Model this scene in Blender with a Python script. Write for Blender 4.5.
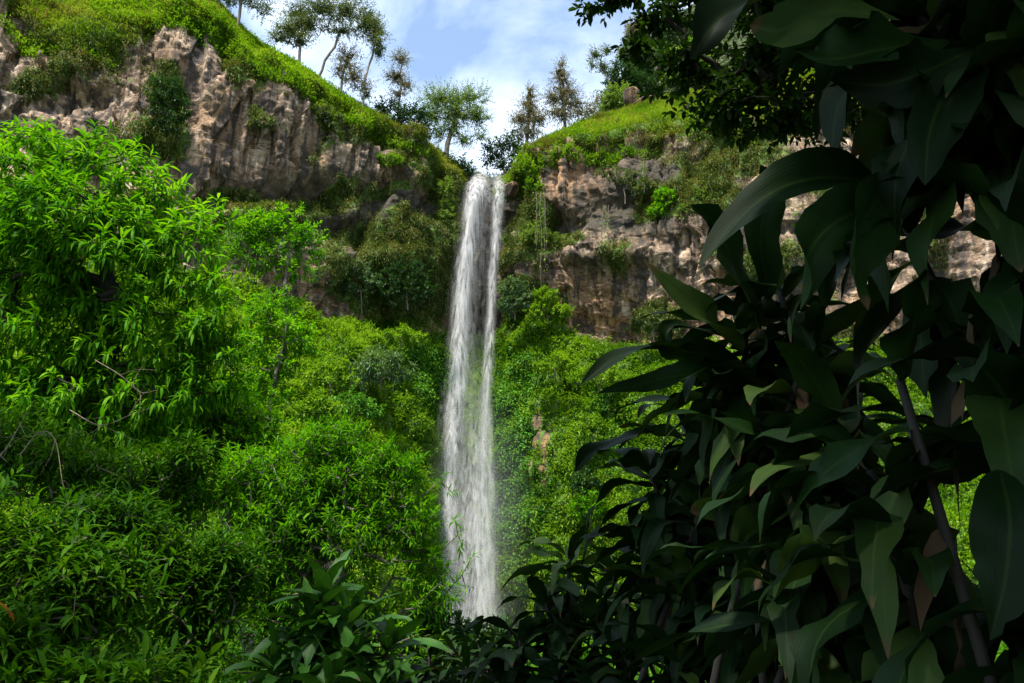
import bpy, math, random
import numpy as np
from mathutils import Vector

for o in list(bpy.data.objects):
    bpy.data.objects.remove(o)
sc = bpy.context.scene
COL = sc.collection
R = math.radians

# ------------------------------------------------------------------ camera
W_PX, H_PX = 1024, 683
LENS = 28.0
FPX = W_PX * LENS / 36.0
PITCH = R(19.0)
EYE = np.array([0.0, 0.0, 1.7])
cam_d = bpy.data.cameras.new("camera")
cam_d.lens = LENS
cam_d.sensor_width = 36.0
cam_d.clip_start = 0.05
cam_d.clip_end = 5000
cam = bpy.data.objects.new("camera", cam_d)
cam.location = EYE
cam.rotation_euler = (R(90) + PITCH, 0, 0)
COL.objects.link(cam)
sc.camera = cam

# ------------------------------------------------------------------ sky, sun, exposure
SUN_DIR = np.array([-0.22, -0.38, 0.90])
SUN_DIR = SUN_DIR / np.linalg.norm(SUN_DIR)
SUN_EL = math.asin(SUN_DIR[2])
SUN_AZ = math.atan2(SUN_DIR[0], SUN_DIR[1])
world = bpy.data.worlds.new("World")
sc.world = world
world.use_nodes = True
wn, wl = world.node_tree.nodes, world.node_tree.links
wn.clear()
w_out = wn.new("ShaderNodeOutputWorld")
w_bg = wn.new("ShaderNodeBackground")
w_bg.inputs[1].default_value = 0.125
w_sky = wn.new("ShaderNodeTexSky")
w_sky.sky_type = 'NISHITA'
w_sky.sun_disc = False
w_sky.sun_elevation = SUN_EL
w_sky.sun_rotation = SUN_AZ
w_sky.air_density = 1.0
w_sky.dust_density = 0.3
w_sky.ozone_density = 0.7
w_tc = wn.new("ShaderNodeTexCoord")
w_map = wn.new("ShaderNodeMapping")
w_map.inputs['Scale'].default_value = (1.0, 1.0, 1.9)
w_map.inputs['Location'].default_value = (0.25, 0.1, 0.35)
w_n1 = wn.new("ShaderNodeTexNoise")
w_n1.inputs['Scale'].default_value = 3.2
w_n1.inputs['Detail'].default_value = 9
w_n1.inputs['Roughness'].default_value = 0.55
w_n1.inputs['Distortion'].default_value = 0.3
w_r = wn.new("ShaderNodeValToRGB")
w_r.color_ramp.elements[0].position = 0.39
w_r.color_ramp.elements[0].color = (0.10, 0.10, 0.10, 1)
w_r.color_ramp.elements[1].position = 0.67
w_r.color_ramp.elements[1].color = (0.9, 0.9, 0.9, 1)
w_mix = wn.new("ShaderNodeMixRGB")
w_mix.inputs['Color2'].default_value = (5.6, 6.3, 7.2, 1)
wl.new(w_tc.outputs['Generated'], w_map.inputs['Vector'])
wl.new(w_map.outputs[0], w_n1.inputs['Vector'])
wl.new(w_n1.outputs['Fac'], w_r.inputs[0])
wl.new(w_r.outputs[0], w_mix.inputs['Fac'])
w_tint = wn.new("ShaderNodeMixRGB")
w_tint.blend_type = 'MULTIPLY'
w_tint.inputs[0].default_value = 1.0
w_tint.inputs[2].default_value = (0.95, 1.04, 1.05, 1)
wl.new(w_sky.outputs[0], w_tint.inputs[1])
wl.new(w_tint.outputs[0], w_mix.inputs['Color1'])
wl.new(w_mix.outputs[0], w_bg.inputs[0])
wl.new(w_bg.outputs[0], w_out.inputs[0])

sun_d = bpy.data.lights.new("sun", 'SUN')
sun_d.energy = 5.0
sun_d.angle = R(5.0)
sun_d.color = (1.0, 0.95, 0.86)
sun = bpy.data.objects.new("sun", sun_d)
sun.rotation_euler = Vector(SUN_DIR).to_track_quat('Z', 'Y').to_euler()
sun.location = (0, 0, 60)
COL.objects.link(sun)

sc.view_settings.view_transform = 'Standard'
sc.view_settings.look = 'None'
sc.view_settings.gamma = 1.0
sc.view_settings.exposure = 1.2
sc.render.engine = 'CYCLES'
sc.cycles.transparent_max_bounces = 24
sc.cycles.max_bounces = 6
sc.cycles.diffuse_bounces = 3
sc.cycles.glossy_bounces = 2
sc.cycles.transmission_bounces = 4

# ------------------------------------------------------------------ helpers
RNG = np.random.default_rng(11)


def ray(x, y):
    """direction through photo point x, y (arrays allowed)"""
    x = np.asarray(x, float)
    y = np.asarray(y, float)
    dx = (x - W_PX / 2) / FPX
    dy = (H_PX / 2 - y) / FPX
    cp, sp = math.cos(PITCH), math.sin(PITCH)
    return np.stack([dx, cp - dy * sp, sp + dy * cp], -1)


def at(x, y, Y):
    d = ray(x, y)
    return EYE + d * (np.asarray(Y, float) / d[..., 1])[..., None]


def px_size(p):
    """metres per photo pixel at a point"""
    depth = p[1] * math.cos(PITCH) + (p[2] - EYE[2]) * math.sin(PITCH)
    return depth / FPX


def norm(v):
    return v / np.maximum(np.linalg.norm(v, axis=-1, keepdims=True), 1e-9)


def hash2(ix, iy, seed):
    h = (ix.astype(np.int64) * 374761393 + iy.astype(np.int64) * 668265263 + seed * 1442695041) & 0xFFFFFFFF
    h = ((h ^ (h >> 13)) * 1274126177) & 0xFFFFFFFF
    h = ((h ^ (h >> 16)) * 2246822519) & 0xFFFFFFFF
    return ((h ^ (h >> 15)) & 0xFFFFFF) / float(0xFFFFFF)


def vnoise(x, y, seed=0):
    ix, iy = np.floor(x), np.floor(y)
    fx, fy = x - ix, y - iy
    fx = fx * fx * (3 - 2 * fx)
    fy = fy * fy * (3 - 2 * fy)
    a = hash2(ix, iy, seed)
    b = hash2(ix + 1, iy, seed)
    c = hash2(ix, iy + 1, seed)
    d = hash2(ix + 1, iy + 1, seed)
    return (a * (1 - fx) + b * fx) * (1 - fy) + (c * (1 - fx) + d * fx) * fy


def fbm(x, y, seed=0, octv=4, gain=0.5):
    t, amp, tot = 0, 1.0, 0
    for k in range(octv):
        t = t + amp * vnoise(x * 2 ** k + 17.3 * k, y * 2 ** k - 9.1 * k, seed + k)
        tot += amp
        amp *= gain
    return t / tot


def worley(x, y, seed=0, block=False):
    """returns F1, id hash, dx, dy of nearest cell and F2"""
    ix, iy = np.floor(x), np.floor(y)
    f1 = np.full(x.shape, 9.0)
    f2 = np.full(x.shape, 9.0)
    idh = np.zeros(x.shape)
    ddx = np.zeros(x.shape)
    ddy = np.zeros(x.shape)
    for ox in (-1, 0, 1):
        for oy in (-1, 0, 1):
            cx, cy = ix + ox, iy + oy
            px = cx + hash2(cx, cy, seed)
            py = cy + hash2(cx, cy, seed + 51)
            d = np.maximum(np.abs(x - px), np.abs(y - py)) + 0.25 * np.minimum(np.abs(x - px), np.abs(y - py)) if block else np.hypot(x - px, y - py)
            near = d < f1
            f2 = np.where(near, f1, np.minimum(f2, d))
            idh = np.where(near, hash2(cx, cy, seed + 99), idh)
            ddx = np.where(near, x - px, ddx)
            ddy = np.where(near, y - py, ddy)
            f1 = np.where(near, d, f1)
    return f1, idh, ddx, ddy, f2


def np_mesh(name, verts, quads=None, tris=None, smooth=True):
    me = bpy.data.meshes.new(name)
    verts = np.ascontiguousarray(verts, np.float32).reshape(-1, 3)
    nq = 0 if quads is None else len(quads)
    nt = 0 if tris is None else len(tris)
    loops = []
    if nq:
        loops.append(np.asarray(quads, np.int32).ravel())
    if nt:
        loops.append(np.asarray(tris, np.int32).ravel())
    loops = np.concatenate(loops)
    totals = np.concatenate([np.full(nq, 4, np.int32), np.full(nt, 3, np.int32)])
    starts = np.concatenate([[0], np.cumsum(totals)[:-1]]).astype(np.int32)
    me.vertices.add(len(verts))
    me.vertices.foreach_set("co", verts.ravel())
    me.loops.add(len(loops))
    me.loops.foreach_set("vertex_index", loops)
    me.polygons.add(nq + nt)
    me.polygons.foreach_set("loop_start", starts)
    me.polygons.foreach_set("loop_total", totals)
    if smooth:
        me.polygons.foreach_set("use_smooth", np.ones(nq + nt, bool))
    me.update(calc_edges=True)
    return me


def link(name, me, mat, parent=None, loc=None):
    o = bpy.data.objects.new(name, me)
    if mat is not None:
        me.materials.clear()
        me.materials.append(mat)
    if parent is not None:
        o.parent = parent
    if loc is not None:
        o.location = loc
    COL.objects.link(o)
    return o


def thing(name, label, cat, loc, group=None):
    o = bpy.data.objects.new(name, None)
    o.empty_display_size = 0.3
    o.location = loc
    o["label"] = label
    o["category"] = cat
    if group:
        o["group"] = group
    COL.objects.link(o)
    return o


def leaf_arrays(P, D, L, Wd, S=3, A=3, bend=0.6, fold=0.25, wave=0.0, roll=0.35, shape=0.75, rng=RNG, twist=0.0, stalk=0.0, ragged=0.0):
    """many leaves at once.  P roots, D directions, L lengths, Wd widths.  Each is an arched strip S long, A across."""
    n = len(P)
    D = norm(D)
    L = np.broadcast_to(L, n).astype(float)
    Wd = np.broadcast_to(Wd, n).astype(float)
    az = np.arctan2(D[:, 1], D[:, 0]) 
    el = np.arcsin(np.clip(D[:, 2], -1, 1))
    bend = np.broadcast_to(bend, n)
    s = np.linspace(0, 1, S + 1)
    sm = (s[1:] + s[:-1]) / 2
    e = el[:, None] - bend[:, None] * (sm[None] ** 1.3)
    e = np.where(e < -1.1, -1.1 - 0.4 * np.tanh((-1.1 - e) / 0.4), e)      # leaves end up hanging, never curl under
    yaw = az[:, None] + np.asarray(twist) * (rng.random((n, 1)) - 0.5) * sm[None]
    ds = (L / S)[:, None]
    h = np.cos(e) * ds
    step = np.stack([h * np.cos(yaw), h * np.sin(yaw), np.sin(e) * ds], -1)
    C = np.concatenate([np.zeros((n, 1, 3)), np.cumsum(step, 1)], 1) + P[:, None, :]
    T = np.concatenate([step[:, :1], (step[:, 1:] + step[:, :-1]) / 2, step[:, -1:]], 1)
    T = norm(T)
    side0 = np.stack([-np.sin(az), np.cos(az), np.zeros(n)], -1)[:, None, :]
    side = side0 - T * np.sum(side0 * T, -1, keepdims=True)
    side = norm(side)
    nor = np.cross(T, side)
    ra = (rng.random(n) - 0.5) * 2 * roll
    ra = ra[:, None] + (np.asarray(twist) * (rng.random((n, 1)) - 0.5)) * s[None]
    c, sn = np.cos(ra)[..., None], np.sin(ra)[..., None]
    side, nor = side * c + nor * sn, nor * c - side * sn
    st = np.clip((s - stalk) / (1 - stalk), 0, 1)
    wp = np.sin(np.pi * st ** shape) ** 0.85
    wp = np.maximum(wp, 0.05)
    wp[-1] = 0.02
    u = np.linspace(-1, 1, A)
    V = C[:, :, None, :] + side[:, :, None, :] * (Wd[:, None, None, None] * 0.5 * wp[None, :, None, None] * u[None, None, :, None])
    if ragged:
        edge = 1 + (rng.random((n, S + 1, A)) - 0.5) * 0.3 * ragged - 0.55 * ragged * (rng.random((n, S + 1, A)) < 0.07)
        edge[:, :, 1:-1] = 1
        edge[:, :1] = 1
        V = C[:, :, None, :] + (V - C[:, :, None, :]) * edge[..., None]
    lift = np.abs(u)[None, None, :, None] * fold * (Wd[:, None, None, None] * 0.5 * wp[None, :, None, None])
    if wave:
        ph = rng.random((n, 2)) * 6.28
        fr = 1.2 + rng.random((n, 1)) * 1.3
        wv = np.sin(6.28 * fr * s[None] + ph[:, :1])[:, :, None] * np.maximum(u, 0)[None, None] + \
            np.sin(6.28 * fr * s[None] + ph[:, 1:])[:, :, None] * np.maximum(-u, 0)[None, None]
        lift = lift + (wv * wave * (Wd[:, None, None] * wp[None, :, None]))[..., None]
    V = V + nor[:, :, None, :] * lift
    idx = np.arange((S + 1) * A).reshape(S + 1, A)
    q = np.stack([idx[:-1, :-1], idx[1:, :-1], idx[1:, 1:], idx[:-1, 1:]], -1).reshape(-1, 4)
    Q = (q[None] + (np.arange(n) * (S + 1) * A)[:, None, None]).reshape(-1, 4)
    return V.reshape(-1, 3), Q


def blade_attr(me, n_leaf, S, A):
    """store each blade's own coordinates: across (-1..1) and along (0..1)"""
    u = np.tile(np.linspace(-1, 1, A), S + 1)
    t = np.repeat(np.linspace(0, 1, S + 1), A)
    return np.tile(u, n_leaf), np.tile(t, n_leaf)


def join_arrays(parts):
    V, Q, off = [], [], 0
    for v, q in parts:
        V.append(v)
        Q.append(q + off)
        off += len(v)
    return np.concatenate(V), np.concatenate(Q)


def tube_arrays(A, B, ra, rb, k=5):
    """tapered tubes from A to B (n,3)"""
    n = len(A)
    t = norm(B - A)
    ref = np.where(np.abs(t[:, 2:3]) > 0.9, np.array([[1.0, 0, 0]]), np.array([[0, 0, 1.0]]))
    u = norm(np.cross(t, ref))
    v = np.cross(t, u)
    a = np.arange(k) / k * 2 * np.pi
    ring = u[:, None, :] * np.cos(a)[None, :, None] + v[:, None, :] * np.sin(a)[None, :, None]
    ra = np.broadcast_to(ra, n)[:, None, None]
    rb = np.broadcast_to(rb, n)[:, None, None]
    V = np.concatenate([A[:, None] - 0 + ring * ra, B[:, None] + ring * rb], 1)
    i = np.arange(k)
    j = (i + 1) % k
    q = np.stack([i, j, j + k, i + k], -1)
    Q = (q[None] + (np.arange(n) * 2 * k)[:, None, None]).reshape(-1, 4)
    return V.reshape(-1, 3), Q


def path_tube(pts, r0, r1, k=7, steps=6):
    """one smooth tapered tube along a polyline"""
    pts = np.asarray(pts, float)
    # Catmull-Rom
    P = np.concatenate([[2 * pts[0] - pts[1]], pts, [2 * pts[-1] - pts[-2]]])
    out = []
    for i in range(1, len(P) - 2):
        for t in np.linspace(0, 1, steps, endpoint=False):
            a, b, c, d = P[i - 1], P[i], P[i + 1], P[i + 2]
            out.append(0.5 * (2 * b + (c - a) * t + (2 * a - 5 * b + 4 * c - d) * t * t + (3 * b - a - 3 * c + d) * t ** 3))
    out.append(pts[-1])
    C = np.array(out)
    T = norm(np.gradient(C, axis=0))
    ref = np.array([0.31, 0.87, 0.2])
    u = norm(np.cross(T, ref))
    v = np.cross(T, u)
    r = np.linspace(r0, r1, len(C))[:, None, None]
    a = np.arange(k) / k * 2 * np.pi
    V = C[:, None] + (u[:, None] * np.cos(a)[None, :, None] + v[:, None] * np.sin(a)[None, :, None]) * r
    idx = np.arange(len(C) * k).reshape(len(C), k)
    nx = np.roll(idx, -1, 1)
    Q = np.stack([idx[:-1], nx[:-1], nx[1:], idx[1:]], -1).reshape(-1, 4)
    return V.reshape(-1, 3), Q


# ------------------------------------------------------------------ materials
def new_mat(name):
    m = bpy.data.materials.new(name)
    m.use_nodes = True
    m.node_tree.nodes.clear()
    return m, m.node_tree.nodes, m.node_tree.links


def ramp(n, stops):
    r = n.new("ShaderNodeValToRGB")
    el = r.color_ramp.elements
    while len(el) > 1:
        el.remove(el[-1])
    el[0].position = stops[0][0]
    el[0].color = (*stops[0][1], 1)
    for p, c in stops[1:]:
        e = el.new(p)
        e.color = (*c, 1)
    return r


def leaf_mat(name, dark, mid, light, trans=0.35, rough=0.55, spec=0.14, patch=0.5, patch_scale=0.6, tint=(1.3, 1.25, 0.6), dry=None, blade=False):
    m, n, l = new_mat(name)
    out = n.new("ShaderNodeOutputMaterial")
    geo = n.new("ShaderNodeNewGeometry")
    tex = n.new("ShaderNodeTexNoise")
    tex.inputs['Scale'].default_value = patch_scale
    tex.inputs['Detail'].default_value = 3
    l.new(geo.outputs['Position'], tex.inputs['Vector'])
    mixv = n.new("ShaderNodeMixRGB")
    mixv.inputs[0].default_value = patch
    l.new(geo.outputs['Random Per Island'], mixv.inputs[1])
    st = n.new("ShaderNodeMapRange")
    st.inputs[1].default_value = 0.3
    st.inputs[2].default_value = 0.7
    l.new(tex.outputs['Fac'], st.inputs[0])
    l.new(st.outputs[0], mixv.inputs[2])
    stops = [(0.12, dark), (0.62, mid), (0.93, light)] if blade else [(0.12, dark), (0.5, mid), (0.88, light)]
    rp = ramp(n, stops)
    l.new(mixv.outputs[0], rp.inputs[0])
    col = rp.outputs[0]
    if dry is not None:
        gt = n.new("ShaderNodeMath")
        gt.operation = 'GREATER_THAN'
        gt.inputs[1].default_value = dry[0]
        l.new(geo.outputs['Random Per Island'], gt.inputs[0])
        mx = n.new("ShaderNodeMixRGB")
        mx.inputs[2].default_value = (*dry[1], 1)
        l.new(gt.outputs[0], mx.inputs[0])
        l.new(col, mx.inputs[1])
        col = mx.outputs[0]
    # fine mottling of the blade itself
    t2 = n.new("ShaderNodeTexNoise")
    t2.inputs['Scale'].default_value = 9.0
    t2.inputs['Detail'].default_value = 4
    l.new(geo.outputs['Position'], t2.inputs['Vector'])
    mr = n.new("ShaderNodeMapRange")
    mr.inputs[3].default_value = 0.35 if blade else 0.75
    mr.inputs[4].default_value = 1.75 if blade else 1.2
    l.new(t2.outputs['Fac'], mr.inputs[0])
    mul = n.new("ShaderNodeMixRGB")
    mul.blend_type = 'MULTIPLY'
    mul.inputs[0].default_value = 1.0
    l.new(col, mul.inputs[1])
    l.new(mr.outputs[0], mul.inputs[2])
    col = mul.outputs[0]
    bump = None
    if blade:                      # parallel veins, pale midrib, browned tip
        au = n.new("ShaderNodeAttribute")
        au.attribute_name = "across"
        al = n.new("ShaderNodeAttribute")
        al.attribute_name = "along"
        ab = n.new("ShaderNodeMath")
        ab.operation = 'ABSOLUTE'
        l.new(au.outputs['Fac'], ab.inputs[0])
        mr2 = n.new("ShaderNodeMapRange")
        mr2.inputs[1].default_value = 0.10
        mr2.inputs[2].default_value = 0.0
        mr2.inputs[4].default_value = 0.20
        l.new(ab.outputs[0], mr2.inputs[0])
        mxm = n.new("ShaderNodeMixRGB")
        mxm.inputs[2].default_value = (*[1.6 * v for v in light], 1)
        l.new(mr2.outputs[0], mxm.inputs[0])
        l.new(col, mxm.inputs[1])
        ad = n.new("ShaderNodeMath")
        ad.operation = 'MULTIPLY_ADD'
        ad.inputs[1].default_value = 0.22
        l.new(geo.outputs['Random Per Island'], ad.inputs[0])
        l.new(al.outputs['Fac'], ad.inputs[2])
        ad2 = n.new("ShaderNodeMath")
        ad2.operation = 'MULTIPLY_ADD'
        ad2.inputs[1].default_value = 0.25
        l.new(t2.outputs['Fac'], ad2.inputs[0])
        l.new(ad.outputs[0], ad2.inputs[2])
        mr3 = n.new("ShaderNodeMapRange")
        mr3.inputs[1].default_value = 1.22
        mr3.inputs[2].default_value = 1.27
        l.new(ad2.outputs[0], mr3.inputs[0])
        mxt = n.new("ShaderNodeMixRGB")
        mxt.inputs[2].default_value = (0.07, 0.045, 0.02, 1)
        l.new(mr3.outputs[0], mxt.inputs[0])
        l.new(mxm.outputs[0], mxt.inputs[1])
        col = mxt.outputs[0]
        sn = n.new("ShaderNodeMath")
        sn.operation = 'SINE'
        ml = n.new("ShaderNodeMath")
        ml.operation = 'MULTIPLY'
        ml.inputs[1].default_value = 46.0
        l.new(au.outputs['Fac'], ml.inputs[0])
        l.new(ml.outputs[0], sn.inputs[0])
        ad3 = n.new("ShaderNodeMath")
        ad3.operation = 'MULTIPLY_ADD'
        ad3.inputs[1].default_value = 6.0
        l.new(t2.outputs['Fac'], ad3.inputs[0])
        l.new(sn.outputs[0], ad3.inputs[2])
        bump = n.new("ShaderNodeBump")
        bump.inputs['Strength'].default_value = 0.09
        bump.inputs['Distance'].default_value = 0.0012
        l.new(ad3.outputs[0], bump.inputs['Height'])
    bs = n.new("ShaderNodeBsdfPrincipled")
    if bump is not None:
        l.new(bump.outputs[0], bs.inputs['Normal'])
    bs.inputs['Roughness'].default_value = rough
    bs.inputs['Specular IOR Level'].default_value = spec
    l.new(col, bs.inputs['Base Color'])
    tr = n.new("ShaderNodeBsdfTranslucent")
    tm = n.new("ShaderNodeMixRGB")
    tm.blend_type = 'MULTIPLY'
    tm.inputs[0].default_value = 1.0
    tm.inputs[2].default_value = (*tint, 1)
    l.new(col, tm.inputs[1])
    l.new(tm.outputs[0], tr.inputs[0])
    ms = n.new("ShaderNodeMixShader")
    ms.inputs[0].default_value = trans
    l.new(bs.outputs[0], ms.inputs[1])
    l.new(tr.outputs[0], ms.inputs[2])
    l.new(ms.outputs[0], out.inputs[0])
    return m


def bark_mat(name, a, b, scale=6.0):
    m, n, l = new_mat(name)
    out = n.new("ShaderNodeOutputMaterial")
    geo = n.new("ShaderNodeNewGeometry")
    mp = n.new("ShaderNodeMapping")
    mp.inputs['Scale'].default_value = (scale, scale, scale * 0.3)
    l.new(geo.outputs['Position'], mp.inputs[0])
    tx = n.new("ShaderNodeTexNoise")
    tx.inputs['Scale'].default_value = 1.0
    tx.inputs['Detail'].default_value = 6
    l.new(mp.outputs[0], tx.inputs['Vector'])
    rp = ramp(n, [(0.3, a), (0.7, b)])
    l.new(tx.outputs['Fac'], rp.inputs[0])
    bs = n.new("ShaderNodeBsdfPrincipled")
    bs.inputs['Roughness'].default_value = 0.85
    l.new(rp.outputs[0], bs.inputs['Base Color'])
    bp = n.new("ShaderNodeBump")
    bp.inputs['Strength'].default_value = 0.5
    bp.inputs['Distance'].default_value = 0.03
    l.new(tx.outputs['Fac'], bp.inputs['Height'])
    l.new(bp.outputs[0], bs.inputs['Normal'])
    l.new(bs.outputs[0], out.inputs[0])
    return m


M = {}
M['bright'] = leaf_mat("bright_leaf", (0.020, 0.080, 0.002), (0.058, 0.205, 0.003), (0.155, 0.340, 0.006), trans=0.48, rough=0.6, spec=0.07, patch=0.4)
M['herb'] = leaf_mat("herb_leaf", (0.012, 0.050, 0.002), (0.034, 0.115, 0.003), (0.085, 0.190, 0.006), trans=0.38, rough=0.6, spec=0.06, patch=0.4,
                     dry=(0.9997, (0.35, 0.12, 0.02)))
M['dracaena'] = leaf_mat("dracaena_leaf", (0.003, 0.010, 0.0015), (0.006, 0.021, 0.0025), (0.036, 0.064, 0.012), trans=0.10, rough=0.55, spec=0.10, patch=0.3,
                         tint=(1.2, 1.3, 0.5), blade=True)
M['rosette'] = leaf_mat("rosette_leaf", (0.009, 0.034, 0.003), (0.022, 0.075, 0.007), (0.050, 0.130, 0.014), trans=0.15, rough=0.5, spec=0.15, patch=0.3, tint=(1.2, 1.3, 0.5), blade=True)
M['dry'] = leaf_mat("dry_leaf", (0.04, 0.024, 0.012), (0.075, 0.045, 0.022), (0.12, 0.085, 0.045), trans=0.15, rough=0.7, spec=0.15)
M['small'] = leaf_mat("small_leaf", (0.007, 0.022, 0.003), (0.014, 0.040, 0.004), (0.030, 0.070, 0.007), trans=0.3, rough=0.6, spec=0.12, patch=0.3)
M['slope'] = leaf_mat("slope_leaf", (0.036, 0.105, 0.004), (0.100, 0.215, 0.007), (0.200, 0.330, 0.016), trans=0.42, spec=0.15, patch=0.6, patch_scale=0.22)
M['mat'] = leaf_mat("creeper_leaf", (0.022, 0.090, 0.007), (0.055, 0.180, 0.013), (0.110, 0.260, 0.028), trans=0.3, spec=0.15, patch=0.5, patch_scale=0.3)
M['grass'] = leaf_mat("grass_blade", (0.055, 0.130, 0.006), (0.135, 0.240, 0.012), (0.280, 0.300, 0.045), trans=0.35, spec=0.12, patch=0.6, patch_scale=0.18)
M['drygrass'] = leaf_mat("dry_grass", (0.060, 0.070, 0.018), (0.130, 0.130, 0.035), (0.220, 0.180, 0.070), trans=0.3, spec=0.1, patch=0.6, patch_scale=0.3)
M['olive'] = leaf_mat("olive_leaf", (0.040, 0.070, 0.022), (0.080, 0.120, 0.036), (0.140, 0.175, 0.060), trans=0.3, patch=0.5, patch_scale=0.5)
M['russet'] = leaf_mat("russet_leaf", (0.080, 0.085, 0.045), (0.135, 0.130, 0.075), (0.200, 0.170, 0.110), trans=0.3, patch=0.5, patch_scale=0.5)
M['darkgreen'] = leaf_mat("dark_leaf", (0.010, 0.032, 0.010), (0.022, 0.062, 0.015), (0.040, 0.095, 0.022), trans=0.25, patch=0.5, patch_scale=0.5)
M['crowngreen'] = leaf_mat("crown_leaf", (0.050, 0.105, 0.016), (0.100, 0.180, 0.026), (0.165, 0.240, 0.045), trans=0.35, patch=0.5, patch_scale=0.5)
M['pale'] = leaf_mat("pale_leaf", (0.035, 0.085, 0.030), (0.080, 0.150, 0.060), (0.150, 0.220, 0.110), trans=0.25, patch=0.5, patch_scale=0.5)
M['ledge'] = leaf_mat("ledge_leaf", (0.020, 0.045, 0.010), (0.050, 0.085, 0.016), (0.110, 0.140, 0.032), trans=0.3, patch=0.6, patch_scale=0.25)
M['bark'] = bark_mat("bark", (0.05, 0.038, 0.028), (0.15, 0.12, 0.09))
M['darkbark'] = bark_mat("dark_bark", (0.008, 0.006, 0.004), (0.022, 0.017, 0.011), 12)
M['palebark'] = bark_mat("pale_bark", (0.13, 0.105, 0.085), (0.26, 0.22, 0.18), 3)
M['twig'] = bark_mat("dry_twig", (0.09, 0.065, 0.035), (0.18, 0.14, 0.09), 20)


def rock_mat():
    m, n, l = new_mat("cliff_rock")
    out = n.new("ShaderNodeOutputMaterial")
    geo = n.new("ShaderNodeNewGeometry")
    pos = geo.outputs['Position']

    def noise(scale, detail=6, vec=pos, rough=0.55, dist=0.0):
        t = n.new("ShaderNodeTexNoise")
        t.inputs['Scale'].default_value = scale
        t.inputs['Detail'].default_value = detail
        t.inputs['Roughness'].default_value = rough
        t.inputs['Distortion'].default_value = dist
        l.new(vec, t.inputs['Vector'])
        return t.outputs['Fac']

    def mix(fac, a, b, mode='MIX'):
        x = n.new("ShaderNodeMixRGB")
        x.blend_type = mode
        for i, v in ((0, fac), (1, a), (2, b)):
            if isinstance(v, (int, float)):
                x.inputs[i].default_value = v
            elif isinstance(v, tuple):
                x.inputs[i].default_value = (*v, 1)
            else:
                l.new(v, x.inputs[i])
        return x.outputs[0]

    def rng_(v, a, b, c=0.0, d=1.0):
        r = n.new("ShaderNodeMapRange")
        r.inputs[1].default_value = a
        r.inputs[2].default_value = b
        r.inputs[3].default_value = c
        r.inputs[4].default_value = d
        l.new(v, r.inputs[0])
        return r.outputs[0]

    # tilted coordinates for the beds, stretched for the stains
    mp = n.new("ShaderNodeMapping")
    mp.inputs['Scale'].default_value = (0.95, 0.7, 0.10)
    mp.inputs['Rotation'].default_value = (0, R(-14), 0)
    l.new(pos, mp.inputs[0])
    streak = noise(1.0, 7, mp.outputs[0], 0.6, 0.4)
    mp2 = n.new("ShaderNodeMapping")
    mp2.inputs['Scale'].default_value = (0.32, 0.25, 0.40)
    mp2.inputs['Rotation'].default_value = (0, R(18), 0)
    l.new(pos, mp2.inputs[0])
    beds = noise(1.0, 8, mp2.outputs[0], 0.62, 0.8)
    blot = noise(0.10, 5)
    fine = noise(1.6, 8, pos, 0.65)
    base = ramp(n, [(0.30, (0.054, 0.036, 0.024)), (0.42, (0.135, 0.090, 0.058)), (0.54, (0.270, 0.185, 0.118)), (0.70, (0.450, 0.335, 0.230))])
    l.new(beds, base.inputs[0])
    c = base.outputs[0]
    att = n.new("ShaderNodeAttribute")
    att.attribute_name = "rust"
    c = mix(rng_(blot, 0.45, 0.62, 0, 0.55), c, (0.26, 0.145, 0.072))
    c = mix(att.outputs['Fac'], c, mix(fine, (0.20, 0.092, 0.036), (0.38, 0.20, 0.088)))
    # every block has its own tone
    vo = n.new("ShaderNodeTexVoronoi")
    vo.distance = 'CHEBYCHEV'
    vo.inputs['Scale'].default_value = 0.55
    mp3 = n.new("ShaderNodeMapping")
    mp3.inputs['Scale'].default_value = (1.0, 0.4, 0.7)
    mp3.inputs['Rotation'].default_value = (0, R(20), 0)
    l.new(pos, mp3.inputs[0])
    l.new(mp3.outputs[0], vo.inputs['Vector'])
    vs = n.new("ShaderNodeSeparateXYZ")
    l.new(vo.outputs['Color'], vs.inputs[0])
    tone = n.new("ShaderNodeCombineXYZ")
    for q in range(3):
        l.new(rng_(vs.outputs[0], 0, 1, 0.62, 1.3), tone.inputs[q])
    c = mix(1.0, c, tone.outputs[0], 'MULTIPLY')
    # dark wet stains, pale mineral runs
    c = mix(rng_(streak, 0.49, 0.56, 0, 0.88), c, (0.040, 0.033, 0.029))
    c = mix(rng_(streak, 0.42, 0.33, 0, 0.7), c, (0.54, 0.43, 0.33))
    # open joints along the dipping beds and dirt lines down the columns
    mp4 = n.new("ShaderNodeMapping")
    mp4.inputs['Scale'].default_value = (0.10, 0.10, 0.55)
    mp4.inputs['Rotation'].default_value = (0, R(24), 0)
    l.new(pos, mp4.inputs[0])
    jn = noise(1.0, 4, mp4.outputs[0], 0.6, 1.2)
    for lo, hi in ((0.485, 0.50), (0.60, 0.612)):
        up_ = rng_(jn, lo - 0.012, (lo + hi) / 2)
        dn_ = rng_(jn, hi + 0.012, (lo + hi) / 2)
        pr = n.new("ShaderNodeMath")
        pr.operation = 'MULTIPLY'
        l.new(up_, pr.inputs[0])
        l.new(dn_, pr.inputs[1])
        sc_f = n.new("ShaderNodeMath")
        sc_f.operation = 'MULTIPLY'
        sc_f.inputs[1].default_value = 0.85
        l.new(pr.outputs[0], sc_f.inputs[0])
        c = mix(sc_f.outputs[0], c, (0.030, 0.024, 0.020))
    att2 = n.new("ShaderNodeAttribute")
    att2.attribute_name = "wet_and_shade"
    c = mix(att2.outputs['Fac'], c, mix(fine, (0.025, 0.022, 0.016), (0.065, 0.055, 0.038)))  # wet rock and painted undercut shade share this dark tone
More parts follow.
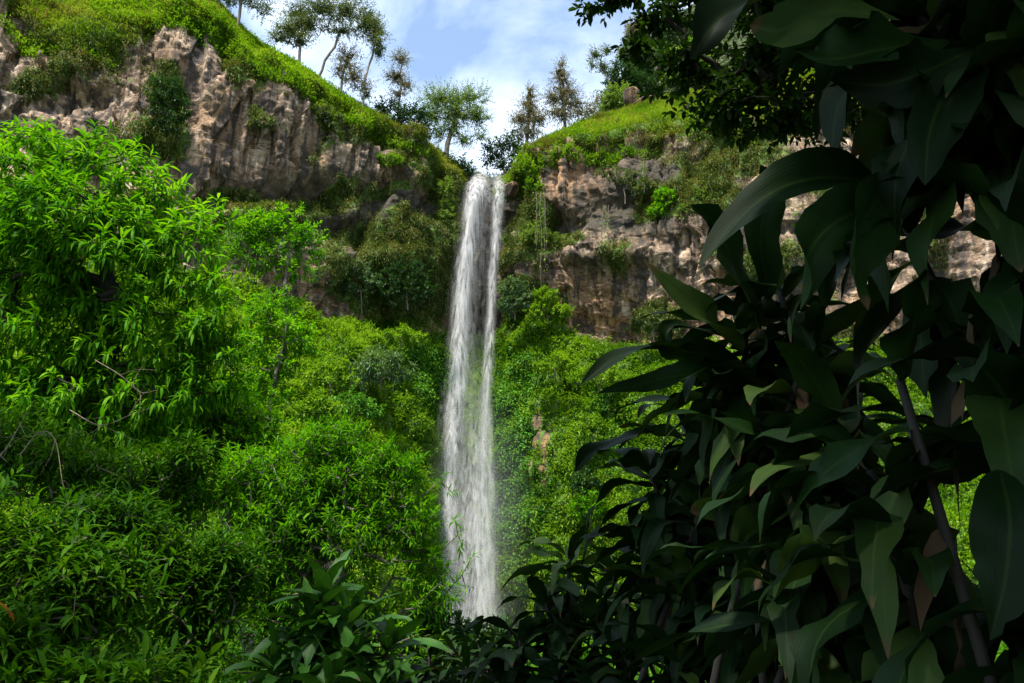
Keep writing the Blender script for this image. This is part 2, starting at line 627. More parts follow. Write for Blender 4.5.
    c = mix(0.5, c, mix(fine, (0.25, 0.25, 0.25), (1.6, 1.6, 1.6)), 'MULTIPLY')
    # moss, turf and lichen
    att3 = n.new("ShaderNodeAttribute")
    att3.attribute_name = "veg"
    mossn = noise(0.9, 8, pos, 0.7)
    moss = ramp(n, [(0.35, (0.030, 0.055, 0.012)), (0.5, (0.055, 0.110, 0.014)), (0.68, (0.115, 0.170, 0.025))])
    l.new(mossn, moss.inputs[0])
    add = n.new("ShaderNodeMath")
    add.operation = 'ADD'
    l.new(att3.outputs['Fac'], add.inputs[0])
    l.new(rng_(mossn, 0.3, 0.7, -0.28, 0.28), add.inputs[1])
    vm = rng_(add.outputs[0], 0.42, 0.60)
    c = mix(vm, c, moss.outputs[0])
    bs = n.new("ShaderNodeBsdfPrincipled")
    bs.inputs['Roughness'].default_value = 0.85
    bs.inputs['Specular IOR Level'].default_value = 0.25
    l.new(c, bs.inputs['Base Color'])
    hsum = mix(0.35, fine, streak)
    hsum = mix(0.3, hsum, beds)
    bp = n.new("ShaderNodeBump")
    bp.inputs['Strength'].default_value = 1.0
    bp.inputs['Distance'].default_value = 0.5
    l.new(hsum, bp.inputs['Height'])
    l.new(bp.outputs[0], bs.inputs['Normal'])
    l.new(bs.outputs[0], out.inputs[0])
    return m


M['rock'] = rock_mat()


def ground_mat():
    m, n, l = new_mat("soil")
    out = n.new("ShaderNodeOutputMaterial")
    geo = n.new("ShaderNodeNewGeometry")
    t = n.new("ShaderNodeTexNoise")
    t.inputs['Scale'].default_value = 0.8
    t.inputs['Detail'].default_value = 8
    l.new(geo.outputs['Position'], t.inputs['Vector'])
    rp = ramp(n, [(0.35, (0.030, 0.022, 0.014)), (0.55, (0.035, 0.055, 0.012)), (0.7, (0.045, 0.095, 0.015))])
    l.new(t.outputs['Fac'], rp.inputs[0])
    bs = n.new("ShaderNodeBsdfPrincipled")
    bs.inputs['Roughness'].default_value = 0.95
    l.new(rp.outputs[0], bs.inputs['Base Color'])
    bp = n.new("ShaderNodeBump")
    bp.inputs['Distance'].default_value = 0.1
    l.new(t.outputs['Fac'], bp.inputs['Height'])
    l.new(bp.outputs[0], bs.inputs['Normal'])
    l.new(bs.outputs[0], out.inputs[0])
    return m


M['soil'] = ground_mat()

# ------------------------------------------------------------------ ground sheet
gx = np.array([[-2500, -1500, -0.05], [2500, -1500, -0.05], [2500, 3500, -0.05], [-2500, 3500, -0.05]], float)
g = link("ground", np_mesh("ground", gx, quads=[[0, 1, 2, 3]], smooth=False), M['soil'])
g["kind"] = "structure"

# ------------------------------------------------------------------ cliff
#        x     dist   sky   rocktop rockbase  toe-run
TAB = np.array([
    [-520, 52, -330, -240, 240, 26],
    [-260, 60, -250, -150, 250, 28],
    [-60, 70, -150, -40, 260, 30],
    [0, 73, -120, -12, 262, 30],
    [50, 76, -95, 42, 265, 30],
    [110, 79, -60, 40, 270, 31],
    [150, 81, -25, 30, 275, 32],
    [185, 82, -10, 8, 280, 33],
    [215, 84, 5, 24, 288, 34],
    [245, 87, 36, 64, 296, 36],
    [290, 91, 68, 77, 312, 38],
    [330, 95, 93, 104, 326, 38],
    [370, 99, 114, 124, 330, 36],
    [400, 102, 132, 138, 328, 26],
    [430, 105, 148, 158, 328, 15],
    [452, 108, 166, 176, 330, 12],
    [460, 110, 178, 184, 332, 11],
    [485, 112, 179, 184, 332, 12],
    [506, 111, 178, 184, 330, 12],
    [514, 108, 172, 182, 326, 12],
    [532, 105, 152, 156, 318, 12],
    [560, 103, 136, 142, 328, 13],
    [600, 101, 120, 138, 346, 14],
    [650, 98, 104, 130, 354, 16],
    [700, 95, 92, 120, 350, 18],
    [780, 90, 70, 125, 352, 22],
    [900, 84, 40, 110, 360, 24],
    [1030, 78, 0, 80, 372, 26],
    [1300, 68, -120, -30, 390, 26],
    [1560, 60, -200, -90, 400, 26],
], float)


def tab(x, k):
    return np.interp(x, TAB[:, 0], TAB[:, k])


xs = np.concatenate([np.arange(-520, 0, 4.0), np.arange(0, 760, 1.25), np.arange(760, 1561, 4.0)])
NB, NT, NR, NC, NK = 14, 110, 190, 46, 8      # hidden foot, talus, rock, cap, back slope
vrow = []
Yrow = []
rowkind = []
D = tab(xs, 1)
ysky, yrt, yrb, toe = tab(xs, 2), tab(xs, 3), tab(xs, 4), tab(xs, 5)
Ybase = D + 0.0
ytoe = 690 + 0 * xs
rows_y, rows_Y, rows_k = [], [], []
for i in range(NT):
    t = i / NT
    rows_y.append(ytoe + (yrb - ytoe) * t)
    rows_Y.append((D - toe) + toe * (t ** 1.15))
    rows_k.append(np.full(xs.shape, t))
for i in range(NR):
    t = i / NR
    rows_y.append(yrb + (yrt - yrb) * t)
    # the wall leans back a little and bulges at mid height
    rows_Y.append(D + 1.5 * t - 1.6 * np.sin(np.pi * t) * (1 + 0 * xs) + 0.0)
    rows_k.append(np.full(xs.shape, 1 + t))
capd = np.interp(xs, [-520, 200, 330, 440, 458, 507, 530, 600, 700, 1000], [14, 11, 7, 4, 3, 3, 4, 12, 16, 20])
for i in range(NC + 1):
    t = i / NC
    rows_y.append(yrt + (ysky - yrt) * t)
    rows_Y.append(D + 1.5 + capd * t ** 1.2)
    rows_k.append(np.full(xs.shape, 2 + t))
PY = np.array(rows_y)
PD = np.array(rows_Y)
PK = np.array(rows_k)
PX = np.broadcast_to(xs, PY.shape)
BASE = at(PX, PY, PD)
# skyline lumpiness
lump = (fbm(xs * 0.06, xs * 0, 5, 3) - 0.5)
BASE[-1, :, 2] += lump * 1.6
# rows that carry the plateau on behind the skyline
ex = []
for i in range(1, NK + 1):
    e = BASE[-1].copy()
    outw = norm(e - EYE)
    e[:, :2] += outw[:, :2] * (4.0 * i ** 1.6)
    e[:, 2] -= 0.25 * i * i
    ex.append(e)
BASE = np.concatenate([BASE, np.array(ex)])
PK = np.concatenate([PK, np.full((NK, len(xs)), 3.2)])
PYx = np.concatenate([PY, np.full((NK, len(xs)), -999.0)])
PXx = np.broadcast_to(xs, PYx.shape)
# rows that carry the foot down into the ground
foot = []
for i in range(4, 0, -1):
    e = BASE[0].copy()
    e[:, 1] -= 3.0 * i
    e[:, 2] = np.minimum(e[:, 2], 0) - 0.5 * i
    foot.append(e)
BASE = np.concatenate([np.array(foot), BASE])
PK = np.concatenate([np.full((4, len(xs)), -0.1), PK])
PYx = np.concatenate([np.full((4, len(xs)), 720.0), PYx])
PXx = np.broadcast_to(xs, PYx.shape)

# smooth normals of the base sheet
du = np.gradient(BASE, axis=1)
dv = np.gradient(BASE, axis=0)
NOR = norm(np.cross(du, dv))
flip = np.sum(NOR * (EYE - BASE), -1) < 0
NOR[flip & (PK < 2.5)] *= -1
NOR[(PK > 2.4) & (NOR[..., 2] < 0)] *= -1

# wall coordinates in metres: s along the wall, z up
seg = np.linalg.norm(np.diff(BASE[120], axis=0), axis=1)
S_ = np.concatenate([[0], np.cumsum(seg)])[None, :] + 0 * PYx
Z_ = BASE[..., 2]
rockw = np.clip((PK - 0.93) / 0.07, 0, 1) * np.clip((2.12 - PK) / 0.12, 0, 1)
talus = np.clip((1.03 - PK) / 0.08, 0, 1)
cap = np.clip((PK - 1.97) / 0.08, 0, 1) 
warp = (fbm(S_ * 0.10, Z_ * 0.10, 31, 2) - 0.5) * 3
ca, sa = math.cos(R(20)), math.sin(R(20))
sr = S_ * ca - Z_ * sa + warp
zr = S_ * sa + Z_ * ca + warp * 0.6
big = fbm(S_ * 0.045, Z_ * 0.06, 3, 4) - 0.5
f1, h1, dx1, dy1, f21 = worley(sr / 6.5, zr / 4.6, 7, True)
f2, h2, dx2, dy2, f22 = worley(sr / 2.4, zr / 1.9 + 3, 17, True)
f3, h3, dx3, dy3, f23 = worley(S_ / 1.7 + warp * 0.2, Z_ / 9.5, 27, True)      # upright columns
f4, h4, dx4, dy4, f24 = worley(sr / 0.95, zr / 0.7 + 3, 37, True)
saw = (zr / 3.4 + 1.6 * fbm(S_ * 0.05, Z_ * 0.05, 57, 3)) % 1.0              # stepped beds, undercut below
blocks = (h1 - 0.5) * 3.6 + (dx1 * (h1 * 7 % 1 - 0.5) * 2.4 + dy1 * (h1 * 13 % 1 - 0.15) * 2.2)
blocks += (h2 - 0.5) * 1.0 + (dx2 * (h2 * 7 % 1 - 0.5) * 1.6 + dy2 * (h2 * 13 % 1 - 0.25) * 1.3)
f5, h5, _, _, _ = worley(sr / 0.5, zr / 0.42 + 3, 47, True)
blocks += (h4 - 0.5) * 0.6 + (h5 - 0.5) * 0.25 + (fbm(S_ * 1.1, Z_ * 1.1, 58, 4) - 0.5) * 0.35
blocks += (0.5 - saw) * 0.7
cols = (h3 - 0.5) * 2.4 + dx3 * (h3 * 7 % 1 - 0.5) * 1.5 + (h4 - 0.5) * 0.3


def blob(x0, y0, rx, ry, soft=1.0):
    d = ((PXx - x0) / rx) ** 2 + ((PYx - y0) / ry) ** 2
    return np.exp(-d * 0.9 / soft)


colw = np.clip(blob(575, 175, 30, 35) + blob(205, 80, 45, 60) + blob(255, 150, 60, 40) + blob(680, 240, 40, 40), 0, 1)
f6, h6, dx6, dy6, _ = worley((S_ * 0.94 - Z_ * 0.26) / 3.6 + 2, (Z_ * 0.94 + S_ * 0.26) / 12, 29, True)
slabs = (h6 - 0.5) * 2.6 + dx6 * (h6 * 7 % 1 - 0.5) * 3.0
disp = rockw * (big * 7 + (blocks * 0.36 + slabs * 1.0) * (1 - 0.5 * colw) + cols * (0.42 + 0.4 * colw))
# hollow under the lip left and right of the fall, ledge below it
hollow = blob(430, 205, 40, 22) + blob(560, 225, 45, 16) + blob(620, 205, 50, 18) + blob(300, 195, 70, 14) + blob(500, 225, 16, 60) + blob(90, 90, 40, 10)
disp -= rockw * hollow * 2.6
ledge = blob(620, 262, 60, 8) + blob(380, 262, 40, 8) + blob(250, 215, 90, 7)
disp += rockw * ledge * 2.0
# talus and cap swell in bush-like domes
g1, hg1, _, _, _ = worley(S_ / 3.6 + 5 + warp * 0.05, Z_ / 2.6, 71)
g2, hg2, _, _, _ = worley(S_ / 1.5 + 5, Z_ / 1.2, 73)
dome = np.sqrt(np.clip(1 - (g1 / 0.85) ** 2, 0, 1)) * (0.5 + hg1) * 1.9 + np.sqrt(np.clip(1 - (g2 / 0.85) ** 2, 0, 1)) * 0.7
slope_big = fbm(S_ * 0.07, Z_ * 0.07, 83, 3) - 0.5
disp += talus * np.clip((PK + 0.02) / 0.1, 0, 1) * (dome * 0.9 + slope_big * 6)
disp += cap * np.clip((3.1 - PK) / 0.3, 0, 1) * (dome * 0.18 + (fbm(S_ * 0.35, Z_ * 0.35, 85, 4) - 0.5) * 1.6)
keep = np.clip(1 - 0.85 * np.exp(-((PXx - 468) / 44) ** 4) * np.clip((PYx - 300) / 60, 0.35, 1), 0.1, 1)      # calmer behind the water
disp *= np.where((PK > 0) & (PK < 2.3), keep, 1)
SURF = BASE + NOR * disp[..., None]

# where things grow on the rock
grow = fbm(S_ * 0.16, Z_ * 0.22, 91, 5)
patch_list = [(95, 25, 60, 34), (35, 75, 20, 12), (120, 5, 60, 30), (168, 100, 24, 34), (60, 65, 12, 8), (268, 118, 16, 16), (250, 100, 14, 20), (200, 5, 30, 10),
              (235, 70, 14, 40), (330, 118, 22, 18), (300, 100, 20, 14), (345, 190, 22, 30), (365, 140, 30, 14), (390, 165, 16, 8), (340, 240, 22, 20), (290, 205, 50, 9), (240, 190, 40, 7), (385, 190, 40, 10), (320, 160, 14, 20),
              (445, 200, 12, 45), (410, 215, 45, 14), (380, 260, 60, 45), (420, 300, 40, 30), (300, 205, 50, 22), (530, 205, 14, 40), (545, 242, 26, 12),
              (515, 250, 16, 22), (540, 300, 34, 22), (640, 190, 24, 12), (600, 214, 40, 8), (660, 205, 30, 20), (715, 205, 40, 26), (570, 245, 30, 8),
              (620, 255, 20, 24), (650, 320, 40, 10), (600, 300, 20, 10), (740, 150, 60, 30), (760, 260, 60, 20)]
veg = np.zeros_like(PYx)
for b in patch_list:
    veg = np.maximum(veg, blob(*b))
veg = veg * (0.55 + 0.9 * grow)
bare = blob(195, 70, 18, 40) + blob(265, 160, 36, 30) + blob(570, 168, 40, 32) + blob(640, 165, 50, 16) * 0.8 + blob(240, 130, 30, 25) + blob(70, 98, 80, 26) + blob(14, 30, 18, 40) + blob(350, 165, 40, 14) + blob(230, 110, 60, 50) * 0.5 + blob(290, 140, 40, 40) * 0.6 + blob(620, 325, 45, 16) + \
    blob(345, 265, 8, 24) + blob(310, 300, 26, 14) + blob(335, 222, 16, 6) + blob(640, 262, 60, 26) + blob(585, 285, 40, 22) + blob(600, 200, 50, 30) * 0.7 + blob(690, 250, 50, 30) + blob(420, 205, 40, 12)
veg = veg + rockw * np.clip((grow - 0.50) * 3.0, 0, 0.55)
veg = np.clip(veg - rockw * bare * 0.55, 0, 1)
veg = np.maximum(veg, np.clip(talus * 1.15, 0, 1) * np.clip(1.1 - 0.95 * blob(558, 445, 17, 80) * np.clip(fbm(S_ * 1.6, Z_ * 0.10, 63, 3) * 4 - 1.4, 0, 1), 0, 1))
veg = np.maximum(veg, cap)
veg *= 1 - 0.9 * np.exp(-((PXx - 483) / 15) ** 2) * (PYx < 330) * (PYx > 175)
bareedge = blob(640, 95, 24, 10)
rust = np.clip(blob(575, 170, 34, 30) * 0.9 + blob(620, 322, 60, 22) + blob(600, 290, 40, 20) * 0.6 + blob(440, 310, 30, 16) + blob(320, 290, 40, 18) * 0.5 + blob(558, 445, 24, 90) + blob(230, 110, 30, 30) * 0.4, 0, 1) * 0.85
rust *= np.clip(0.3 + 1.3 * fbm(S_ * 0.3, Z_ * 0.3, 44, 3), 0, 1)
wet_and_shade = np.clip(np.exp(-((PXx - 485) / 34) ** 2) * 0.95 * np.clip((PYx - 176) / 6, 0, 1) + blob(430, 215, 40, 20) + blob(560, 225, 50, 14) * 0.8 + blob(640, 225, 40, 14) * 0.7 +  # wet rock at the fall; undercut shade painted in, right cliff toned darker
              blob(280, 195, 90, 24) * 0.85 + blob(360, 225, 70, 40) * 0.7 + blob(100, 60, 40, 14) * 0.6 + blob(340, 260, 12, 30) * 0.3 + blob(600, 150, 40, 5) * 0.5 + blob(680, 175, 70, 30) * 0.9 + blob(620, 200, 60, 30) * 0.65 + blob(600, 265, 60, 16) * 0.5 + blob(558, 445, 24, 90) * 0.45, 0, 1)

nr, ncl = SURF.shape[:2]
idx = np.arange(nr * ncl).reshape(nr, ncl)
quads = np.stack([idx[:-1, :-1], idx[:-1, 1:], idx[1:, 1:], idx[1:, :-1]], -1).reshape(-1, 4)
cme = np_mesh("cliff", SURF.reshape(-1, 3), quads, smooth=False)
for nm, arr in (("veg", veg), ("rust", rust), ("wet_and_shade", wet_and_shade)):
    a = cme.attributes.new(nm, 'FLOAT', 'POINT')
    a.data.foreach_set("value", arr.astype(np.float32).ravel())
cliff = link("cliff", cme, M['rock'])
cliff["kind"] = "structure"

# cell centres, areas and normals of the sheet for scattering
QC = SURF.reshape(-1, 3)[quads]
CEN = QC.mean(1)
CR = np.cross(QC[:, 2] - QC[:, 0], QC[:, 3] - QC[:, 1])
AREA = np.linalg.norm(CR, axis=1) / 2
FN = norm(CR)
FN[np.sum(FN * (EYE + np.array([0, 0, 30]) - CEN), -1) < 0] *= -1
vq = veg.ravel()[quads].mean(1)
kq = PK.ravel()[quads].mean(1)
xq = PXx.ravel()[quads].mean(1)
yq = PYx.ravel()[quads].mean(1)
inview = (xq > -140) & (xq < 1140) & (yq > -140) & (yq < 700)


def scatter(weight, n, rng):
    w = weight * AREA * inview
    w = np.clip(w, 0, None)
    i = rng.choice(len(w), n, p=w / w.sum())
    a, b = rng.random((n, 1)), rng.random((n, 1))
    q = QC[i]
    p = (q[:, 0] * (1 - a) + q[:, 1] * a) * (1 - b) + (q[:, 3] * (1 - a) + q[:, 2] * a) * b
    return p, FN[i], i


def cover(name, weight, n, leaves, L, Wd, mat, seed, spread=0.5, bend=1.0, lift=0.25, S=2, A=2, upb=0.6, fold=0.3):
    rng = np.random.default_rng(seed)
    p, nn, i = scatter(weight, n, rng)
    P = np.repeat(p, leaves, 0)
    N = np.repeat(nn, leaves, 0)
    k = len(P)
    P = P + (rng.random((k, 3)) - 0.5) * spread + N * (rng.random((k, 1)) * lift)
    Dr = N * 0.8 + np.array([0, 0, upb]) + rng.normal(size=(k, 3)) * 0.7
    Ls = L * (0.6 + 0.8 * rng.random(k))
    V, Q = leaf_arrays(P, Dr, Ls, Wd * (0.7 + 0.6 * rng.random(k)), S=S, A=A, bend=bend * (0.4 + rng.random(k)), fold=fold, rng=rng, roll=0.6)
    o = link(name, np_mesh(name, V, Q), mat)
    o["kind"] = "stuff"
    return o


nofall = 1 - 0.97 * ((np.abs(xq - 478) < 26) & (yq > 180))
ivyz = np.exp(-((xq - 425) / 26) ** 2 - ((yq - 385) / 45) ** 2) + np.exp(-((xq - 522) / 22) ** 2 - ((yq - 400) / 60) ** 2) + \
    np.exp(-((xq - 525) / 30) ** 2 - ((yq - 500) / 60) ** 2) + np.exp(-((xq - 610) / 26) ** 2 - ((yq - 440) / 40) ** 2) + np.exp(-((xq - 400) / 20) ** 2 - ((yq - 350) / 14) ** 2)
ivyz = np.clip(ivyz * 1.3, 0, 1)
cover("undergrowth", np.clip(vq - 0.25, 0, 1) * (kq < 1.05) * (kq > 0) * (1 - 0.85 * ivyz) * nofall, 56000, 8, 0.50, 0.18, M['slope'], 1, spread=0.8, lift=0.6)
cover("creepers", np.clip(vq - 0.2, 0, 1) * (kq < 1.05) * (kq > 0) * ivyz * nofall, 9000, 6, 0.36, 0.28, M['mat'], 2, spread=0.5, bend=1.6, upb=0.2)
cover("grass", np.clip(vq - 0.3, 0, 1) * (kq > 1.96) * (kq < 3.15), 30000, 9, 0.62, 0.09, M['grass'], 3, spread=0.7, bend=1.3, upb=1.0)
cover("ledge_foliage", np.clip(vq - 0.33, 0, 1) * (kq >= 1.02) * (kq <= 2.0) * nofall, 8500, 8, 0.48, 0.16, M['ledge'], 4, spread=0.8, bend=1.5, upb=0.3, lift=0.5)

cover("ledge_grass", np.clip(vq - 0.22, 0, 1) * (kq >= 1.02) * (kq <= 2.05) * nofall, 17000, 8, 0.5, 0.07, M['drygrass'], 7, spread=0.6, bend=1.8, upb=0.3, lift=0.3)
cover("dry_grass", np.clip(fbm(S_ * 0.22 + 3, Z_ * 0.3, 195, 4).ravel()[quads].mean(1) - 0.47, 0, 1) * (kq > 1.95) * (kq < 3.1), 8000, 8, 0.75, 0.08, M['drygrass'], 8, spread=0.6, bend=1.5, upb=0.9, lift=0.3)
rimn = fbm(S_ * 0.16 + 9, Z_ * 0.2, 191, 4).ravel()[quads].mean(1)
cover("rim_undergrowth", np.clip((rimn - 0.46) * 6, 0, 1) * np.where((xq > 545) & (yq < 150), 0.15, 1.0) * (kq > 1.9) * (kq < 3.15), 13000, 8, 0.45, 0.17, M['slope'], 5, spread=0.9, lift=0.6, upb=0.8)

# ground plants between the viewer and the foot of the slope
rng = np.random.default_rng(6)
gn = 15000
gY = 5.5 + 62 * rng.random(gn) ** 1.5
gP = np.stack([(rng.random(gn) - 0.5) * 1.5 * gY + 0.0, gY, rng.random(gn) * 0.3 - 0.05], -1)
gP = np.repeat(gP, 8, 0)
gk = len(gP)
gP = gP + rng.normal(size=(gk, 3)) * np.array([0.3, 0.3, 0.08])
gV, gQ = leaf_arrays(gP, rng.normal(size=(gk, 3)) * 0.6 + np.array([0, 0, 0.9]), 0.55 * (0.5 + rng.random(gk)), 0.15, S=3, A=2, bend=1.3, rng=rng, roll=0.6)
g2_ = link("ground_cover", np_mesh("ground_cover", gV, gQ), M['herb'])
g2_["kind"] = "stuff"


# ------------------------------------------------------------------ trees and shrubs
def skeleton(base, trunk, tips, r_tip, rng, taper=0.5, wob=0.06, kk=5, back=0.0):
    """greedy branching: every tip grows from the nearest node already there"""
    nodes = [np.asarray(base, float)]
    par = [-1]
    for t in trunk:
        prev = nodes[-1]
        for s in (0.5, 1.0):
            q = prev + (np.asarray(t) - prev) * s
            if s < 1:
                q = q + rng.normal(size=3) * wob * np.linalg.norm(np.asarray(t) - prev) * 0.5
            nodes.append(q)
            par.append(len(nodes) - 2)
    ntr = len(nodes)
    root = nodes[max(0, ntr - 1)]
    order = np.argsort(np.linalg.norm(tips - root, axis=1))
    N = np.array(nodes)
    tipnode = np.zeros(len(tips), int)
    first = max(1, ntr // 3)
    for k in order:
        t = tips[k]
        d = np.linalg.norm(N - t, axis=1) + 0.55 * np.maximum(N[:, 2] - t[2], 0)
        d[:first] += 100
        j = int(np.argmin(d))
        a = N[j]
        L = np.linalg.norm(t - a)
        cnt = 2 if L > 0.3 else 1
        cur = j
        for q in range(1, cnt + 1):
            p = a + (t - a) * q / cnt
            if q < cnt:
                p = p + rng.normal(size=3) * wob * L - np.array([0, 0, 0.06 * L])
            N = np.vstack([N, p])
            par.append(cur)
            cur = len(N) - 1
        tipnode[k] = cur
    par = np.array(par)
    cnt = np.ones(len(N))
    for i in range(len(N) - 1, 0, -1):
        cnt[par[i]] += cnt[i]
    rad = r_tip * cnt ** taper
    ch = np.arange(1, len(N))
    V, Q = tube_arrays(N[par[ch]], N[ch], np.minimum(rad[par[ch]], rad[ch] * 1.35), rad[ch], kk)
    ax = norm(N[tipnode] - N[par[tipnode]])
    return V, Q, ax


def lobe_points(lobes, n, rng, shell=0.55):
    """points spread through ellipsoids (centre, radii), denser towards the skin"""
    vol = np.array([np.prod(r) ** 0.8 for c, r in lobes])
    cntr = rng.multinomial(n, vol / vol.sum())
    P, O = [], []
    for (c, r), k in zip(lobes, cntr):
        d = norm(rng.normal(size=(k, 3)))
        rr = (shell + (1 - shell) * rng.random((k, 1))) * (0.75 + 0.35 * rng.random((k, 1)))
        P.append(np.asarray(c) + d * rr * np.asarray(r))
        O.append(d)
    return np.concatenate(P), np.concatenate(O)


def sprig_arrays(T, Ax, per, ln, L, Wd, rng, S=3, A=3, bend=0.8, fold=0.25, th=(1.35, 0.5), droop=0.0, upturn=0.0, **kw):
    n = len(T)
    t = (np.arange(per) + 0.5) / per
    t = np.broadcast_to(t, (n, per)) + (rng.random((n, per)) - 0.5) / per
    ref = np.where(np.abs(Ax[:, 2:3]) > 0.85, np.array([[1.0, 0.2, 0]]), np.array([[0, 0, 1.0]]))
    U = norm(np.cross(Ax, ref))
    V = np.cross(Ax, U)
    ph = rng.random((n, 1)) * 6.28 + np.arange(per)[None] * 2.4 + rng.normal(size=(n, per)) * 0.3
    rad = U[:, None] * np.cos(ph)[..., None] + V[:, None] * np.sin(ph)[..., None]
    theta = th[0] + (th[1] - th[0]) * t + rng.normal(size=(n, per)) * 0.15
    Dr = Ax[:, None] * np.cos(theta)[..., None] + rad * np.sin(theta)[..., None]
    Dr[..., 2] += upturn - droop
    P = T[:, None] - Ax[:, None] * (ln * (1 - t))[..., None]
    k = n * per
    Ls = (L * (0.55 + 0.6 * rng.random((n, per))) * (1 - 0.25 * t)).ravel()
    Ws = Wd / L * Ls * (0.85 + 0.3 * rng.random(k))
    return leaf_arrays(P.reshape(-1, 3), Dr.reshape(-1, 3), Ls, Ws, S=S, A=A, bend=bend * (0.4 + 1.1 * rng.random(k)), fold=fold, rng=rng, **kw)


def plant(name, label, cat, base, trunk, lobes, n, per, ln, L, Wd, mat, bark, seed, r_tip=0.006, group=None, outward=0.8, up=0.3,
          shell=0.55, crown='crown', stem='trunk', parts=True, extra_tips=None, taper=0.5, **kw):
    rng = np.random.default_rng(seed)
    T, O = lobe_points(lobes, n, rng, shell)
    if extra_tips is not None:
        T = np.concatenate([T, extra_tips])
        O = np.concatenate([O, norm(rng.normal(size=extra_tips.shape))])
    base = np.asarray(base, float)
    root = thing(name, label, cat, base, group)
    Vt, Qt, ax = skeleton(base, trunk, T, r_tip, rng, taper=taper)
    A = norm(O * outward + ax * 0.7 + np.array([0, 0, up]) + rng.normal(size=T.shape) * 0.25)
    Vl, Ql = sprig_arrays(T + A * ln * 0.5, A, per, ln, L, Wd, rng, **kw)
    link(stem, np_mesh(stem, Vt - base, Qt), bark, root)
    link(crown, np_mesh(crown, Vl - base, Ql), mat, root)
    return root


def px_lobes(lst, Y, depth=0.8):
    out = []
    for l in lst:
        x, y, rx, ry = l[:4]
        yy = Y + (l[4] if len(l) > 4 else 0)
        c = at(x, y, yy)
        m = px_size(c)
        out.append((c, (rx * m, depth * (rx + ry) / 2 * m, ry * m)))
    return out


def far_tree(label, name, cat, base_px, Y, trunk_px, lobes_px, n, mat, bark, seed, group=None, L=0.38, Wd=0.18, per=11, ln=1.7, r_tip=0.008, sink=1.0, **kw):
    b = at(base_px[0], base_px[1], Y)
    b = b - np.array([0, 0, sink])
    if group == SK:
        lobes_px = [(base_px[0] + (x - base_px[0]) * 1.12, base_px[1] + (y - base_px[1]) * 1.1, rx * 1.38, ry * 1.3) for x, y, rx, ry in lobes_px]
        trunk_px = [(base_px[0] + (x - base_px[0]) * 1.1, base_px[1] + (y - base_px[1]) * 1.1) for x, y in trunk_px]
        n = int(n * 1.9)
    tr = [at(x, y, Y + 0.3 * i) for i, (x, y) in enumerate(trunk_px)]
    return plant(name, label, cat, b, tr, px_lobes(lobes_px, Y), n, per, ln, L, Wd, mat, bark, seed, r_tip=r_tip, group=group,
                 S=2, A=2, **kw)


SK = "trees standing along the cliff rim"
far_tree("feathery dark tree partly cut by the top edge, uppermost on the grassy left rim", "rim_tree", "tree", (238, 22), 92, [(240, 8), (243, -12)],
         [(235, -8, 18, 14), (256, 2, 13, 12), (222, -2, 10, 10), (262, 14, 7, 6)], 231, M['olive'], M['bark'], 101, SK)
far_tree("wide spreading umbrella-crowned tree with a slanting bent trunk on the left rim", "rim_tree", "tree", (318, 74), 100, [(324, 62), (333, 50), (338, 34)],
         [(322, 14, 28, 13), (345, 16, 22, 14), (362, 30, 15, 14), (310, 30, 16, 12), (340, 34, 18, 9), (300, 18, 14, 8), (372, 44, 9, 12)], 693, M['olive'], M['bark'], 102, SK, shell=0.05, taper=0.42)
far_tree("small round olive tree just left of the big spreading umbrella tree", "rim_tree", "tree", (300, 62), 99, [(300, 48)],
         [(290, 32, 17, 11), (280, 40, 9, 7), (303, 24, 12, 9), (300, 42, 12, 6)], 273, M['olive'], M['bark'], 103, SK, shell=0.15)
far_tree("thin russet-leaved sapling below the right side of the spreading umbrella tree", "rim_tree", "tree", (341, 98), 101, [(342, 80), (346, 64)],
         [(346, 60, 12, 12), (352, 78, 12, 14), (340, 72, 8, 9), (362, 86, 8, 8)], 189, M['russet'], M['bark'], 104, SK, shell=0.2)
far_tree("slim leaning tree with a bare pale pole trunk right of the spreading umbrella tree", "rim_tree", "tree", (361, 112), 101, [(364, 92), (368, 70), (373, 50)],
         [(374, 38, 8, 14), (368, 28, 8, 9), (377, 58, 5, 8), (366, 96, 5, 6)], 168, M['olive'], M['palebark'], 105, SK, shell=0.2)
far_tree("sparse narrow brownish tree standing alone above the dark round shrub", "rim_tree", "tree", (399, 118), 106, [(400, 96), (400, 78), (400, 62)],
         [(400, 64, 9, 8), (396, 80, 9, 8), (405, 88, 9, 7), (398, 96, 8, 6)], 157, M['russet'], M['bark'], 106, SK, shell=0.2)
far_tree("dense dark green round shrub on the left rim under the narrow brown tree", "rim_shrub", "shrub", (405, 142), 104, [(404, 128)],
         [(392, 112, 17, 13), (412, 118, 18, 17), (424, 130, 11, 11), (380, 106, 8, 7)], 260, M['darkgreen'], M['bark'], 107, None, L=0.6, Wd=0.3)
far_tree("tall round-crowned light green tree directly left of the waterfall's lip", "rim_tree", "tree", (444, 160), 110, [(447, 145), (453, 128), (456, 112)],
         [(440, 104, 20, 13), (466, 102, 21, 12), (455, 118, 24, 14), (474, 120, 13, 12), (432, 120, 11, 12), (478, 138, 8, 8), (462, 142, 10, 8), (438, 136, 9, 9), (450, 132, 12, 9)], 840, M['crowngreen'], M['bark'], 108, SK, shell=0.15)
far_tree("low mid-green shrub touching the left side of the waterfall's lip", "rim_shrub", "shrub", (462, 180), 110, [(461, 172)],
         [(456, 165, 11, 9), (468, 170, 8, 8), (447, 160, 8, 6)], 120, M['darkgreen'], M['bark'], 109, None, L=0.55, Wd=0.3)
